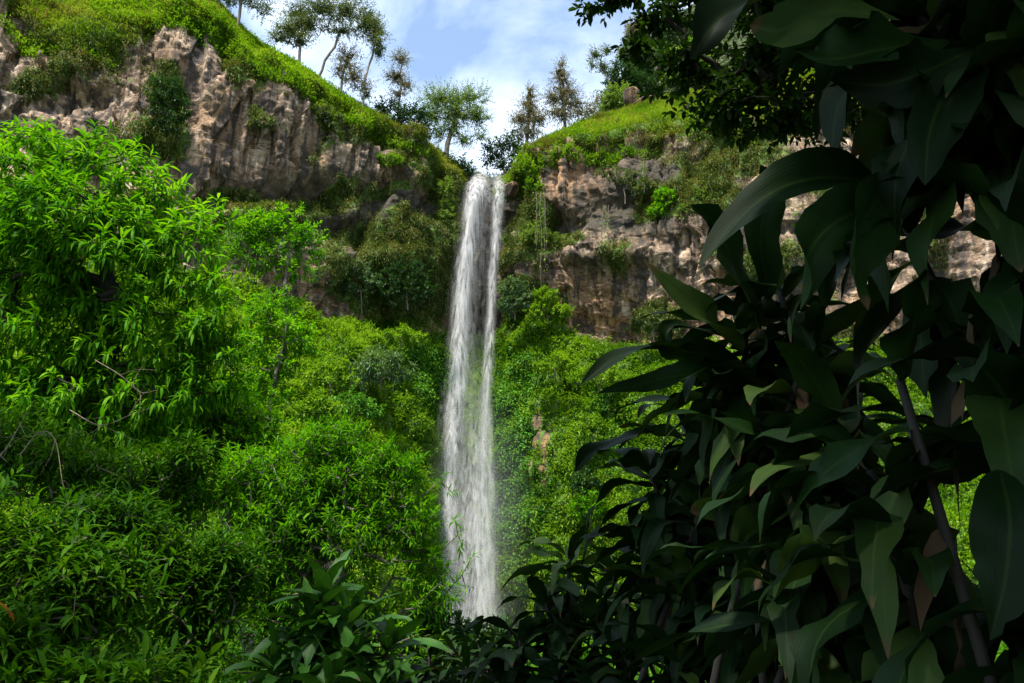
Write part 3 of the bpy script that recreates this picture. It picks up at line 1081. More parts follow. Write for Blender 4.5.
far_tree("dark bushy shrub leaning over the right side of the waterfall's lip", "rim_shrub", "shrub", (505, 180), 112, [(503, 165)],
         [(497, 150, 15, 12), (512, 142, 13, 10), (488, 160, 9, 8), (520, 152, 12, 12), (506, 164, 14, 9)], 230, M['darkgreen'], M['bark'], 110, None, L=0.6, Wd=0.32)
far_tree("shorter of the two pointed feathery trees right of the waterfall's lip", "rim_tree", "tree", (526, 146), 112, [(528, 125), (530, 100)],
         [(530, 98, 6, 8), (528, 110, 10, 9), (522, 122, 11, 9), (534, 122, 11, 10), (527, 134, 14, 7)], 357, M['russet'], M['bark'], 111, SK, shell=0.2)
far_tree("taller of the two pointed feathery trees right of the waterfall's lip", "rim_tree", "tree", (563, 136), 112, [(564, 110), (563, 85), (562, 68)],
         [(561, 70, 5, 7), (561, 82, 10, 8), (565, 96, 15, 9), (556, 102, 12, 9), (573, 106, 13, 8), (560, 116, 18, 8), (578, 114, 9, 7)], 441, M['russet'], M['bark'], 112, SK, shell=0.2)
far_tree("thin open-branched little tree beside the dark wooded knoll on the right rim", "rim_tree", "tree", (612, 98), 118, [(608, 80), (602, 66)],
         [(597, 58, 7, 6), (604, 70, 7, 6), (594, 68, 5, 5), (608, 54, 5, 5)], 105, M['olive'], M['bark'], 113, SK, shell=0.1)
far_tree("small russet shrub between the taller pointed tree and the wooded knoll", "rim_shrub", "shrub", (590, 128), 110, [(590, 120)],
         [(590, 108, 8, 7), (596, 100, 6, 5)], 45, M['russet'], M['bark'], 114, None)

RS = "low shrubs dotted over the grassy rims"
for k, (lb, x, y, Y, r, mt) in enumerate([
        ("low dark green shrub on the grassy left rim above the hanging grey-green bush", 188, 18, 86, 9, 'darkgreen'),
        ("bright green shrub on the grass near the upper left corner of the cliff", 95, 18, 83, 16, 'slope'),
        ("deep green shrub in the grass above the leftmost rock outcrop", 60, 30, 80, 13, 'darkgreen'),
        ("mid-green shrub on the crest below the small round olive tree", 262, 62, 93, 9, 'crowngreen'),
        ("dark shrub at the lower edge of the grassy left rim above the bare slab", 318, 104, 97, 8, 'darkgreen'),
        ("lime green shrub on the left rim just below the slim leaning tree", 352, 118, 100, 10, 'slope'),
        ("olive shrub at the brink of the grassy right rim over the orange rock", 590, 146, 104, 9, 'olive'),
        ("mid-green shrub at the crest of the grassy right rim by the taller pointed tree", 548, 142, 108, 10, 'crowngreen')]):
    far_tree(lb, "rim_shrub", "shrub", (x, y + r), Y, [(x, y + r * 0.4)], [(x, y, r, r * 0.7), (x - r * 0.7, y + r * 0.3, r * 0.6, r * 0.5), (x + r * 0.7, y + r * 0.4, r * 0.5, r * 0.5)],
             90, M[mt], M['bark'], 260 + k, RS, ln=0.5, r_tip=0.004, sink=0.2)

# wooded knoll on the right
hx = np.linspace(585, 1100, 60)
hy = np.interp(hx, [585, 600, 625, 650, 700, 760, 1100], [128, 108, 70, 40, 5, -40, -160])
rows = []
for t in np.linspace(0, 1, 26):
    rows.append(at(hx, 140 + (hy - 140) * t, 116 + 30 * t + (hx - 585) * 0.03))
for t in np.linspace(0.1, 1, 5):
    e = rows[25].copy()
    e[:, 1] += 40 * t
    e[:, 2] -= 10 * t * t
    rows.append(e)
HG = np.array(rows)
HG[..., 2] += (fbm(HG[..., 0] * 0.12, HG[..., 2] * 0.12, 61, 4) - 0.5) * 5
ii = np.arange(HG.shape[0] * HG.shape[1]).reshape(HG.shape[:2])
hq = np.stack([ii[:-1, :-1], ii[:-1, 1:], ii[1:, 1:], ii[1:, :-1]], -1).reshape(-1, 4)
hme = np_mesh("hill", HG.reshape(-1, 3), hq)
hill = link("hill", hme, M['soil'])
hill["kind"] = "structure"
KN = "dense trees on the wooded knoll"
knoll = [(618, 98, 20, 14, M['crowngreen'], "bright green tree lowest on the wooded knoll beside the brown boulders", 118),
         (622, 76, 18, 16, M['darkgreen'], "dark tree at the left edge of the wooded knoll, above the bright green one", 124),
         (645, 88, 18, 14, M['darkgreen'], "dark tree directly above the larger brown boulder on the knoll", 126),
         (634, 52, 16, 16, M['olive'], "grey-green tree high on the left edge of the wooded knoll against the sky", 130),
         (656, 62, 22, 20, M['darkgreen'], "dark broad tree in the middle of the wooded knoll", 132),
         (640, 30, 14, 14, M['russet'], "brownish thin tree topping the visible wooded knoll", 138),
         (690, 60, 26, 24, M['slope'], "sunlit yellow-green tree on the knoll seen through the overhanging twigs", 128),
         (676, 25, 22, 20, M['darkgreen'], "dark tree on the knoll just behind the overhanging twigs", 140)]
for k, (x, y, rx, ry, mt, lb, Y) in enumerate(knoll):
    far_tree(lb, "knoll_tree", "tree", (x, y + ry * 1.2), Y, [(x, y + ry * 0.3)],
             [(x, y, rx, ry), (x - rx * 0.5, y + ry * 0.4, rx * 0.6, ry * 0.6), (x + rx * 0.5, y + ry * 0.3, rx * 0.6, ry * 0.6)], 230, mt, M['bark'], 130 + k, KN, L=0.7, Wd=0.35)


# woods covering the knoll
rng = np.random.default_rng(9)
hs = HG[:26].reshape(-1, 3)
hp = hs[rng.integers(0, len(hs), 9000)] + rng.normal(size=(9000, 3)) * np.array([1.2, 1.2, 0.8])
hp = np.repeat(hp, 8, 0)
hk = len(hp)
hV, hQ = leaf_arrays(hp + rng.normal(size=(hk, 3)) * 0.5, rng.normal(size=(hk, 3)) + np.array([0, -0.4, 0.5]), 0.6 * (0.6 + 0.7 * rng.random(hk)), 0.28, S=2, A=2, bend=1.0, rng=rng)
wd = link("woods", np_mesh("woods", hV, hQ), M['ledge'])
wd["kind"] = "stuff"


# boulders
def boulder(label, c, r, seed):
    import bmesh
    bm = bmesh.new()
    bmesh.ops.create_icosphere(bm, subdivisions=4, radius=1)
    co = np.array([v.co for v in bm.verts])
    rng = np.random.default_rng(seed)
    for k in range(14):                    # flat facets
        d = norm(rng.normal(size=3))
        lim = 0.45 + 0.35 * rng.random()
        ex_ = np.clip(co @ d - lim, 0, None)
        co = co - ex_[:, None] * d
    co += (fbm(co[:, 0] * 3 + 5, co[:, 1] * 3 + co[:, 2] * 2, seed, 3)[:, None] - 0.5) * 0.12
    co = co * np.array(r)
    for v, p in zip(bm.verts, co):
        v.co = p
    me = bpy.data.meshes.new("boulder")
    bm.to_mesh(me)
    bm.free()
    a = me.attributes.new("rust", 'FLOAT', 'POINT')
    a.data.foreach_set("value", np.full(len(co), 0.6, np.float32))
    o = link("boulder", me, M['rock'], None, c)
    o["label"] = label
    o["category"] = "boulder"
    o["group"] = "boulders below the wooded knoll"
    return o


boulder("upright brown boulder left of the wider one, half hidden in shrubs", at(630, 100, 113), (1.9, 2.0, 2.6), 5)
b3 = boulder("pale wetted rock wedged at the right side of the waterfall's lip", at(511, 190, 108.6), (1.3, 1.3, 1.9), 8)
del b3["group"]
boulder("wide low brown boulder lying on the grass below the wooded knoll", at(652, 105, 113), (4.0, 2.6, 1.9), 6)

# bushes growing out of the cliff
CB = "bushes growing on the cliff"
bushes = [
    ("grey-green bush hanging from the rock face above the big leafy tree", (168, 128), 78, [(166, 92, 20, 20), (178, 108, 15, 16), (158, 112, 12, 20), (170, 126, 14, 12)], 260, 'darkgreen'),
    ("small round shrub on the rock face below the grassy left rim", (262, 132), 86, [(264, 122, 14, 9), (256, 112, 8, 7)], 80, 'olive'),
    ("grey-green shrub under the rim left of the dark rim shrub", (326, 122), 93, [(322, 112, 15, 10), (336, 120, 10, 9)], 90, 'olive'),
    ("yellow-green tuft on the rock ledge left of the waterfall", (388, 170), 99, [(388, 160, 16, 6)], 70, 'slope'),
    ("creeper bush clinging to the rock immediately left of the falling water", (446, 235), 105, [(445, 188, 10, 16), (447, 212, 9, 16), (443, 236, 8, 12)], 190, 'crowngreen'),
    ("large dark green shrub on the ledge at the cliff foot left of the waterfall", (408, 308), 96, [(405, 272, 26, 18), (418, 290, 20, 14), (392, 290, 22, 16)], 320, 'darkgreen'),
    ("pale dusty shrub on the ledge next to the bare whitish rock streak", (362, 312), 95, [(360, 270, 14, 12), (352, 286, 12, 12), (372, 280, 12, 12)], 150, 'pale'),
    ("pale grey-green shrub touching the right side of the falling water", (515, 318), 100, [(514, 288, 15, 12), (508, 304, 12, 12), (524, 300, 12, 10)], 200, 'pale'),
    ("glossy mid-green shrub right of the pale shrub beside the waterfall", (548, 322), 99, [(546, 298, 15, 12), (560, 312, 16, 9), (538, 312, 14, 10)], 230, 'slope'),
    ("fresh green leafy shrub on the ledge under the right overhang", (545, 254), 101, [(540, 238, 22, 8), (560, 242, 20, 7), (528, 230, 10, 8)], 170, 'crowngreen'),
    ("bright yellow-green bush on the dark right cliff", (664, 222), 94, [(666, 198, 12, 12), (658, 210, 10, 9)], 110, 'bright'),
    ("green bush on the right cliff beside the bright yellow-green one", (690, 226), 93, [(688, 212, 14, 10), (702, 198, 13, 14), (716, 208, 14, 12)], 190, 'crowngreen'),
    ("grassy bush low on the cliff foot above the drooping dark leaves", (655, 345), 92, [(650, 318, 20, 10), (666, 326, 14, 9)], 120, 'olive'),
    ("yellow-green shrub at the corner of rock right of the waterfall's lip", (526, 190), 104, [(528, 168, 12, 10), (534, 186, 10, 12), (520, 160, 8, 7)], 140, 'slope'),
    ("dark shrub high on the right cliff under the grassy rim", (625, 202), 96, [(622, 176, 16, 8), (606, 170, 12, 7), (640, 186, 14, 9)], 140, 'olive'),
]
for k, (lb, b, Y, lob, n, mt) in enumerate(bushes):
    far_tree(lb, "cliff_shrub", "shrub", b, Y, [((b[0] + lob[0][0]) / 2, (b[1] + lob[0][1]) / 2)], lob, n, M[mt], M['bark'], 160 + k, CB, L=0.5, Wd=0.24, ln=0.5, sink=0.3, outward=1.0, r_tip=0.005)


# ------------------------------------------------------------------ waterfall
def water_mat(name, dens, soft, seed, col=(0.62, 0.61, 0.61)):
    m, n, l = new_mat(name)
    out = n.new("ShaderNodeOutputMaterial")
    uv = n.new("ShaderNodeUVMap")
    sep = n.new("ShaderNodeSeparateXYZ")
    l.new(uv.outputs[0], sep.inputs[0])
    geo = n.new("ShaderNodeNewGeometry")
    mp = n.new("ShaderNodeMapping")
    mp.inputs['Scale'].default_value = (2.3, 2.3, 0.05)
    mp.inputs['Location'].default_value = (seed, seed * 0.3, 0)
    l.new(geo.outputs['Position'], mp.inputs[0])
    t = n.new("ShaderNodeTexNoise")
    t.inputs['Scale'].default_value = 1.0
    t.inputs['Detail'].default_value = 8
    t.inputs['Roughness'].default_value = 0.54
    t.inputs['Distortion'].default_value = 0.6
    l.new(mp.outputs[0], t.inputs['Vector'])
    mr = n.new("ShaderNodeMapRange")
    mr.inputs[1].default_value = 0.35
    mr.inputs[2].default_value = 0.74
    l.new(t.outputs['Fac'], mr.inputs[0])
    # thin out towards both edges of the sheet
    ab = n.new("ShaderNodeMath")
    ab.operation = 'MULTIPLY_ADD'
    ab.inputs[1].default_value = 2.0
    ab.inputs[2].default_value = -1.0
    l.new(sep.outputs[0], ab.inputs[0])
    ab2 = n.new("ShaderNodeMath")
    ab2.operation = 'ABSOLUTE'
    l.new(ab.outputs[0], ab2.inputs[0])
    ed = n.new("ShaderNodeMapRange")
    ed.interpolation_type = 'SMOOTHSTEP'
    ed.inputs[1].default_value = 1.0
    ed.inputs[2].default_value = soft
    l.new(ab2.outputs[0], ed.inputs[0])
    m1 = n.new("ShaderNodeMath")
    m1.operation = 'MULTIPLY'
    l.new(mr.outputs[0], m1.inputs[0])
    l.new(ed.outputs[0], m1.inputs[1])
    m2 = n.new("ShaderNodeMath")
    m2.operation = 'MULTIPLY'
    l.new(m1.outputs[0], m2.inputs[0])
    # v carries density along the fall
    m2b = n.new("ShaderNodeMath")
    m2b.operation = 'MULTIPLY'
    m2b.inputs[1].default_value = dens
    att = n.new("ShaderNodeAttribute")
    att.attribute_name = "dens"
    l.new(att.outputs['Fac'], m2b.inputs[0])
    l.new(m2b.outputs[0], m2.inputs[1])
    m2.use_clamp = True
    df = n.new("ShaderNodeBsdfDiffuse")
    df.inputs[0].default_value = (*col, 1)
    tl = n.new("ShaderNodeBsdfTranslucent")
    tl.inputs[0].default_value = (*col, 1)
    ms = n.new("ShaderNodeMixShader")
    ms.inputs[0].default_value = 0.4
    l.new(df.outputs[0], ms.inputs[1])
    l.new(tl.outputs[0], ms.inputs[2])
    tp = n.new("ShaderNodeBsdfTransparent")
    mx = n.new("ShaderNodeMixShader")
    l.new(m2.outputs[0], mx.inputs[0])
    l.new(tp.outputs[0], mx.inputs[1])
    l.new(ms.outputs[0], mx.inputs[2])
    l.new(mx.outputs[0], out.inputs[0])
    return m


FALL_Y = 107.5
wf = thing("waterfall", "tall white waterfall plunging from the notch in the cliff in two strands", "waterfall", at(478, 618, FALL_Y))


def water_sheet(name, edges, Y, mat, dens=None, bulge=1.2, rows=120, cols_=13, seed=0):
    """edges: list of (y, xleft, xright); the sheet bows towards the viewer"""
    e = np.array(edges, float)
    y = np.linspace(e[0, 0], e[-1, 0], rows)
    xl = np.interp(y, e[:, 0], e[:, 1])
    xr = np.interp(y, e[:, 0], e[:, 2])
    u = np.linspace(0, 1, cols_)
    X = xl[:, None] + (xr - xl)[:, None] * u
    X = X + (fbm(y[:, None] * 0.03 + 0 * X, 0 * X + seed, seed + 5, 3) - 0.5) * 3
    yv = y[:, None] + np.exp(-(y[:, None] - y[0]) / 12) * (fbm(X * 0.16, 0 * X + 3.3, 12, 3) - 0.55) * 16
    Yd = Y(y)[:, None] - bulge * np.sin(np.pi * u)[None] + (fbm(X * 0.12, y[:, None] * 0.02 + 0 * X, seed, 3) - 0.5) * 1.2
    P = at(X, yv, Yd)
    ii = np.arange(rows * cols_).reshape(rows, cols_)
    q = np.stack([ii[:-1, :-1], ii[:-1, 1:], ii[1:, 1:], ii[1:, :-1]], -1).reshape(-1, 4)
    b = np.array(wf.location)
    me = np_mesh(name, P.reshape(-1, 3) - b, q)
    uvl = me.uv_layers.new(name="UVMap")
    UU = np.stack([np.broadcast_to(u, X.shape), np.broadcast_to(np.linspace(0, 1, rows)[:, None], X.shape)], -1).reshape(-1, 2)
    uvl.data.foreach_set("uv", UU[q.ravel()].astype(np.float32).ravel())
    dn = np.ones(rows) if dens is None else np.interp(y, [d[0] for d in dens], [d[1] for d in dens])
    a = me.attributes.new("dens", 'FLOAT', 'POINT')
    a.data.foreach_set("value", np.repeat(dn, cols_).astype(np.float32))
    return link(name, me, mat, wf)


def lipY(off):
    return lambda y: np.interp(y, [170, 178, 186, 200, 330, 450, 620], [114, 111.5, 108.2, 106.8, 103.4, 99.5, 94.5]) + off


wm = [water_mat("falling_water_%s" % c, d, s, k * 7.3) for k, (c, d, s) in enumerate((("a", 1.2, 0.1), ("b", 0.95, 0.0), ("c", 0.55, 0.0), ("d", 0.8, 0.1)))]
MAIN = [(174, 466, 494), (184, 464, 492), (205, 460, 487), (240, 455, 481), (300, 450, 476), (350, 446, 473), (420, 440, 466), (500, 437, 463), (560, 436, 465), (670, 432, 470)]
water_sheet("main_strand", MAIN, lipY(0), wm[0], [(174, 0.5), (184, 1.5), (300, 1.25), (420, 1.0), (500, 0.8), (620, 0.6)], 1.4, seed=1)
water_sheet("main_strand", [(a, b + 3, c - 6) for a, b, c in MAIN], lipY(-0.9), wm[1], [(176, 0.2), (188, 1.3), (300, 1.0), (420, 0.8), (620, 0.5)], 1.0, seed=2)
water_sheet("spray_veil", [(a, b - 4 - (a - 176) * 0.008, c + 5) for a, b, c in MAIN], lipY(-1.6), wm[2], [(176, 0.1), (240, 0.6), (420, 0.9), (620, 1.0)], 0.8, seed=3)
water_sheet("spray_veil", [(178, 463, 507), (240, 456, 503), (300, 451, 498), (400, 444, 494), (480, 440, 498)], lipY(0.4), wm[2], [(178, 0.3), (186, 0.8), (215, 0.35), (300, 0.25), (420, 0.2), (480, 0.0)], 0.5, seed=9)
SIDE = [(176, 490, 507), (190, 492, 507), (240, 490, 503), (300, 486, 498), (360, 481, 495), (410, 478, 494), (440, 475, 496), (520, 472, 498), (670, 468, 504)]
water_sheet("side_strand", SIDE, lipY(0.1), wm[3], [(176, 0.3), (186, 1.6), (260, 1.5), (330, 1.3), (400, 0.9), (450, 0.7), (620, 0.7)], 0.8, seed=4)
water_sheet("side_strand", [(a, b - 2, c + 2) for a, b, c in SIDE], lipY(-0.7), wm[2], [(176, 0.4), (200, 0.9), (400, 0.8), (620, 0.9)], 0.6, seed=5)
water_sheet("lower_veil", [(370, 462, 492), (430, 452, 500), (500, 444, 506), (670, 436, 512)], lipY(0.2), wm[2], [(370, 0.0), (430, 0.6), (490, 1.2), (560, 1.5), (660, 1.6)], 1.5, seed=6)
water_sheet("lower_veil", [(420, 466, 494), (450, 460, 499), (520, 452, 503), (670, 444, 508)], lipY(-0.5), wm[2], [(420, 0.0), (480, 0.7), (540, 1.2), (660, 1.5)], 1.2, seed=8)

# fine spray hanging round the lower fall
import bmesh
bm_ = bmesh.new()
bmesh.ops.create_icosphere(bm_, subdivisions=4, radius=1)
mist_me = bpy.data.meshes.new("mist")
bm_.to_mesh(mist_me)
bm_.free()
mm, n_, l_ = new_mat("fine_spray")
o_ = n_.new("ShaderNodeOutputMaterial")
v_ = n_.new("ShaderNodeVolumePrincipled")
v_.inputs['Color'].default_value = (0.95, 0.96, 0.97, 1)
tc_ = n_.new("ShaderNodeTexCoord")
ln_ = n_.new("ShaderNodeVectorMath")
ln_.operation = 'LENGTH'
l_.new(tc_.outputs['Object'], ln_.inputs[0])
fd_ = n_.new("ShaderNodeMapRange")
fd_.interpolation_type = 'SMOOTHSTEP'
fd_.inputs[1].default_value = 1.0
fd_.inputs[2].default_value = 0.0
fd_.inputs[4].default_value = 0.028
l_.new(ln_.outputs['Value'], fd_.inputs[0])
l_.new(fd_.outputs[0], v_.inputs['Density'])
l_.new(v_.outputs[0], o_.inputs['Volume'])
mist = link("mist", mist_me, mm, None, at(476, 560, 94.0))
mist.scale = (9.0, 6.0, 24.0)
mist["kind"] = "stuff"


def hanging_vine(label, x, y0, y1, Y, seed, n=5):
    rng = np.random.default_rng(seed)
    b = at(x, y0, Y)
    root = thing("hanging_vine", label, "vine", b, "vines hanging down the right cliff")
    st, lf = [], []
    for k in range(n):
        xx = x + rng.normal() * 2.5
        ye = y0 + (y1 - y0) * (0.5 + 0.5 * rng.random())
        ys = np.linspace(y0, ye, 6)
        P = at(xx + rng.normal(size=6) * 0.7, ys, Y - 0.4 + rng.normal(size=6) * 0.1)
        st.append(path_tube(P - b, 0.05, 0.02, 5, 4))
        m = 26
        t = rng.random(m)
        Q = np.stack([np.interp(t, np.linspace(0, 1, 6), P[:, i]) for i in range(3)], -1) + rng.normal(size=(m, 3)) * 0.15
        lf.append(leaf_arrays(Q - b, rng.normal(size=(m, 3)) + np.array([0, -0.5, -0.6]), 0.4 * (0.6 + rng.random(m)), 0.16, S=2, A=2, rng=rng))
    V, Q = join_arrays(st)
    link("stems", np_mesh("stems", V, Q), M['bark'], root)
    V, Q = join_arrays(lf)
    link("foliage", np_mesh("foliage", V, Q), M['grass'], root)


hanging_vine("yellowish vine hanging straight down the rock right of the pale shrub by the fall", 540, 192, 292, 98.5, 1, 6)
hanging_vine("thin vine hanging under the right overhang above the bare rusty rock", 604, 205, 262, 96, 2, 3)
hanging_vine("short brown vine hanging from the grassy right rim", 640, 150, 196, 95, 3, 4)

# ------------------------------------------------------------------ middle distance tree left of the ledges
MIDT = "clumped light green trees on the slope"


def mid_tree(label, base, Y, lobes, n, seed, mt='bright', per=10):
    b = at(base[0], base[1], Y)
    return plant("slope_tree", label, "tree", b - np.array([0, 0, 1.5]), [at((base[0] + lobes[0][0]) / 2, (base[1] + lobes[0][1]) / 2, Y), at(lobes[0][0], lobes[0][1] + 5, Y)],
                 px_lobes(lobes, Y), n, per, 0.5, 0.40, 0.15, M[mt], M['bark'], seed, r_tip=0.005, group=MIDT, S=2, A=3, shell=0.5, bend=0.9)


mid_tree("clumped light green tree standing before the rock face right of the big tree", (285, 335), 42,
         [(285, 235, 36, 20), (258, 225, 26, 20), (310, 245, 20, 16), (262, 258, 30, 16), (298, 270, 26, 12), (240, 240, 20, 24), (276, 215, 14, 12), (300, 212, 8, 10), (285, 300, 24, 16)], 420, 201)
mid_tree("lower spreading light green tree below the clumped one on the slope", (270, 400), 38,
         [(285, 330, 34, 16), (262, 310, 24, 16), (300, 345, 24, 14), (255, 345, 24, 20), (280, 365, 28, 16), (250, 385, 22, 18), (274, 392, 22, 14)], 360, 202)


# slope shrubs that stand out of the undergrowth
SS = "shrubs on the green slope"
slope_shrubs = [
    ("pale fern-like shrub in the middle of the green slope left of the waterfall", 380, 365, 84, 34, 24, 'pale', 170),
    ("yellow-green fluffy shrub on the slope below the lower light green tree", 330, 372, 76, 28, 24, 'slope', 160),
    ("rounded shrub at the top of the slope under the large dark ledge shrub", 400, 335, 92, 26, 12, 'slope', 140),
    ("deep green shrub low on the slope just above the leafy bush", 350, 405, 70, 34, 18, 'mat', 160),
    ("light green shrub on the slope between the slope trees and the pale fern", 318, 405, 66, 26, 20, 'slope', 140),
    ("wide yellow-green shrub under the bare rust-coloured rock right of the waterfall", 600, 374, 92, 34, 16, 'slope', 190),
    ("rounded bright shrub on the green wall right of the waterfall", 555, 362, 94, 22, 16, 'slope', 150),
    ("big-leaved shrub hanging on the green wall near the drooping dark leaves", 592, 425, 90, 26, 24, 'slope', 170),
    ("dark glossy shrub on the green wall below the big-leaved one", 585, 480, 89, 16, 16, 'darkgreen', 110),
    ("yellow-green cushion of moss plants lowest on the green wall", 590, 505, 88, 24, 20, 'bright', 120),
]
for k, (lb, x, y, Y, rx, ry, mt, n) in enumerate(slope_shrubs):
    far_tree(lb, "slope_shrub", "shrub", (x, y + ry), Y, [(x, y + ry * 0.4)],
             [(x, y, rx * 0.7, ry * 0.8), (x - rx * 0.55, y + ry * 0.3, rx * 0.5, ry * 0.6), (x + rx * 0.55, y + ry * 0.25, rx * 0.5, ry * 0.6)],
             n, M[mt], M['bark'], 230 + k, SS, L=1.0 if mt == 'pale' else 0.55, Wd=0.24, ln=0.5, per=9, r_tip=0.004, sink=0.2)

# ------------------------------------------------------------------ foreground left
tl = px_lobes([(105, 185, 52, 52), (22, 168, 48, 48), (185, 250, 42, 46), (205, 318, 38, 42), (100, 262, 70, 56, -0.3), (20, 265, 55, 60), (140, 345, 75, 46), (55, 345, 70, 48),
               (215, 225, 20, 22, 0.4), (150, 205, 30, 36), (-60, 220, 60, 90), (90, 410, 80, 40), (20, 420, 60, 44), (150, 400, 60, 40), (215, 375, 30, 30), (60, 225, 50, 50, -0.6)], 9.5, 0.9)
plant("leafy_tree", "tall bright green tree with drooping lance leaves on the left bank", "tree", (-5.4, 10.2, 0), [(-5.3, 10, 1.6), at(110, 330, 9.7), at(105, 240, 9.6)], tl,
      1300, 18, 0.26, 0.25, 0.046, M['bright'], M['darkbark'], 301, r_tip=0.004, S=4, A=3, bend=1.1, th=(1.5, 0.5), droop=0.25, up=0.35, shell=0.78, roll=0.4)

LB = "leafy shrubs massed in front of the slope"
bush_args = dict(S=3, A=3, bend=0.8, th=(1.4, 0.4), up=0.55, shell=0.45, stem='stems', crown='foliage')
plant("leafy_shrub", "sunlit bright green shrub between the left tree and the star-leaved bush", "shrub", (-3.4, 11.2, 0), [(-3.3, 11, 1.0), at(215, 440, 11)],
      px_lobes([(215, 405, 48, 30), (180, 420, 40, 40), (250, 440, 40, 34), (200, 470, 60, 40), (170, 385, 22, 24)], 11, 1.0), 520, 12, 0.26, 0.22, 0.05, M['bright'], M['bark'], 302, r_tip=0.004, group=LB, **bush_args)
plant("leafy_shrub", "large star-leaved bush in the centre whose sprigs cross the falling water", "shrub", (-1.7, 7.4, 0), [(-1.65, 7.4, 0.6), at(340, 560, 7.3)],
      px_lobes([(290, 478, 56, 48), (365, 478, 52, 48), (245, 490, 40, 48), (330, 535, 80, 50), (410, 525, 36, 54), (430, 585, 26, 44), (260, 560, 60, 60), (330, 610, 90, 40), (410, 640, 50, 40), (250, 640, 60, 50), (300, 520, 70, 40), (400, 470, 30, 26), (330, 440, 44, 22)], 7.4, 0.9),
      2100, 15, 0.16, 0.118, 0.022, M['bright'], M['bark'], 303, r_tip=0.0035, taper=0.38, group=LB,
      extra_tips=at(np.array([440, 452, 458, 462, 470, 462, 448, 466, 455]), np.array([480, 492, 535, 545, 560, 575, 600, 588, 520]), np.full(9, 7.3)), **bush_args)
herbs = [
    ("dense low shrub with level lance leaves at the lower left, beside the left frame edge", -2.6, 4.7, [(30, 560, 70, 60), (90, 600, 70, 70), (20, 650, 80, 60), (-30, 520, 40, 50)], 480, 304),
    ("low lance-leaved shrub between the left tree and the broad-leaved rosette plant", -2.0, 5.6, [(150, 560, 55, 50), (200, 600, 50, 60), (170, 650, 60, 50), (110, 530, 50, 44), (230, 570, 34, 44)], 480, 305),
    ("taller lance-leaved shrub in the shade of the left tree, with dry twigs hanging over it", -4.2, 7.2, [(60, 470, 70, 44), (130, 480, 60, 40), (10, 450, 60, 50), (180, 500, 40, 34), (190, 460, 36, 30)], 420, 306),
    ("young lance-leaved shrub rising at the very bottom left corner", -1.3, 3.3, [(60, 690, 80, 30), (150, 700, 70, 30), (0, 660, 40, 50)], 160, 307),
]
for lb, bx, by, lob, n, sd in herbs:
    plant("lance_leaved_shrub", lb, "shrub", (bx, by, 0), [(bx, by, 0.4)], px_lobes(lob, by, 0.9), int(n * 1.35), 12, 0.18, 0.145, 0.032, M['herb'], M['bark'], sd, r_tip=0.0025, taper=0.4,
          group="lance-leaved shrubs at the lower left", S=3, A=3, bend=0.7, th=(1.5, 0.7), up=0.6, shell=0.3, stem='stems', crown='foliage')

plant("low_shrub", "low dark shrub hiding the foot of the waterfall at the bottom edge", "shrub", (-0.5, 7.6, 0), [(-0.5, 7.6, 0.4)],
      px_lobes([(440, 640, 50, 22), (490, 648, 40, 20), (400, 650, 50, 30), (450, 670, 70, 26)], 7.6, 1.0), 420, 13, 0.18, 0.16, 0.045, M['darkgreen'], M['bark'], 311, r_tip=0.003, taper=0.4, **bush_args)


# dry twigs in front of the shaded foot of the left tree
def twig(label, pts, Y, seed):
    rng = np.random.default_rng(seed)
    P = [at(x, y, Y + rng.normal() * 0.15) for x, y in pts]
    b = np.array(P[0])
    V, Q = path_tube(np.array(P) - b, 0.0045, 0.0015)
    parts = [(V, Q)]
    for k in range(4):
        i = rng.integers(1, len(P) - 1)
        d = rng.normal(size=3) * 0.18 + np.array([0.1, 0, -0.12])
        parts.append(path_tube(np.array([P[i] - b, P[i] - b + d * 0.6 + rng.normal(size=3) * 0.03, P[i] - b + d * 1.3]), 0.002, 0.001, 5, 4))
    V, Q = join_arrays(parts)
    o = link("dry_twig", np_mesh("dry_twig", V, Q), M['twig'], None, b)
    o["label"] = label
    o["category"] = "twig"
    o["group"] = "dry twigs at the foot of the left tree"


twig("pale dry twig bending down steeply below the shaded foot of the left tree", [(20, 455), (40, 432), (55, 440), (62, 480), (68, 525)], 6.1, 1)
twig("pale dry twig curving level under the dark crown of the left tree", [(95, 360), (120, 375), (140, 392), (158, 390)], 7.6, 2)
twig("pale dry twig drooping in a shallow bow beside the level one", [(70, 410), (100, 425), (130, 415), (150, 408)], 7.4, 3)
twig("pale dry twig slanting up at the left frame edge", [(-12, 470), (5, 450), (20, 425), (35, 400)], 6.2, 4)

# ------------------------------------------------------------------ dracaena clumps
def rosette(P, axis, n, L, Wd, rng, el=(0.95, -1.3), bendv=1.7, wave=0.2, S=14, A=5, toward=None):
    """strap leaves round a stem head: young ones upright, old ones hanging"""
    t = (np.arange(n) + 0.5) / n
    az = np.arange(n) * 2.4 + rng.random() * 6.28 + rng.normal(size=n) * 0.25
    if toward is not None:
        az = toward + (np.mod(az, 6.28) - 3.14) * 0.72
    e = el[0] + (el[1] - el[0]) * t ** 0.8 + rng.normal(size=n) * 0.12
    Dr = np.stack([np.cos(e) * np.cos(az), np.cos(e) * np.sin(az), np.sin(e)], -1) + axis * 0.25
    root = P - axis * (t * 0.28)[:, None] * (L / 0.5)
    Ls = L * (0.65 + 0.5 * rng.random(n)) * (0.8 + 0.35 * np.sin(np.pi * t))
    return leaf_arrays(root, Dr, Ls, Wd * (0.8 + 0.4 * rng.random(n)), S=S, A=A, bend=bendv * (0.35 + 0.9 * rng.random(n)), fold=0.22, wave=wave, roll=0.55, shape=0.8,
                       twist=1.1, ragged=0.8, rng=rng)


DG = "large-leaved dracaena plants at the right"


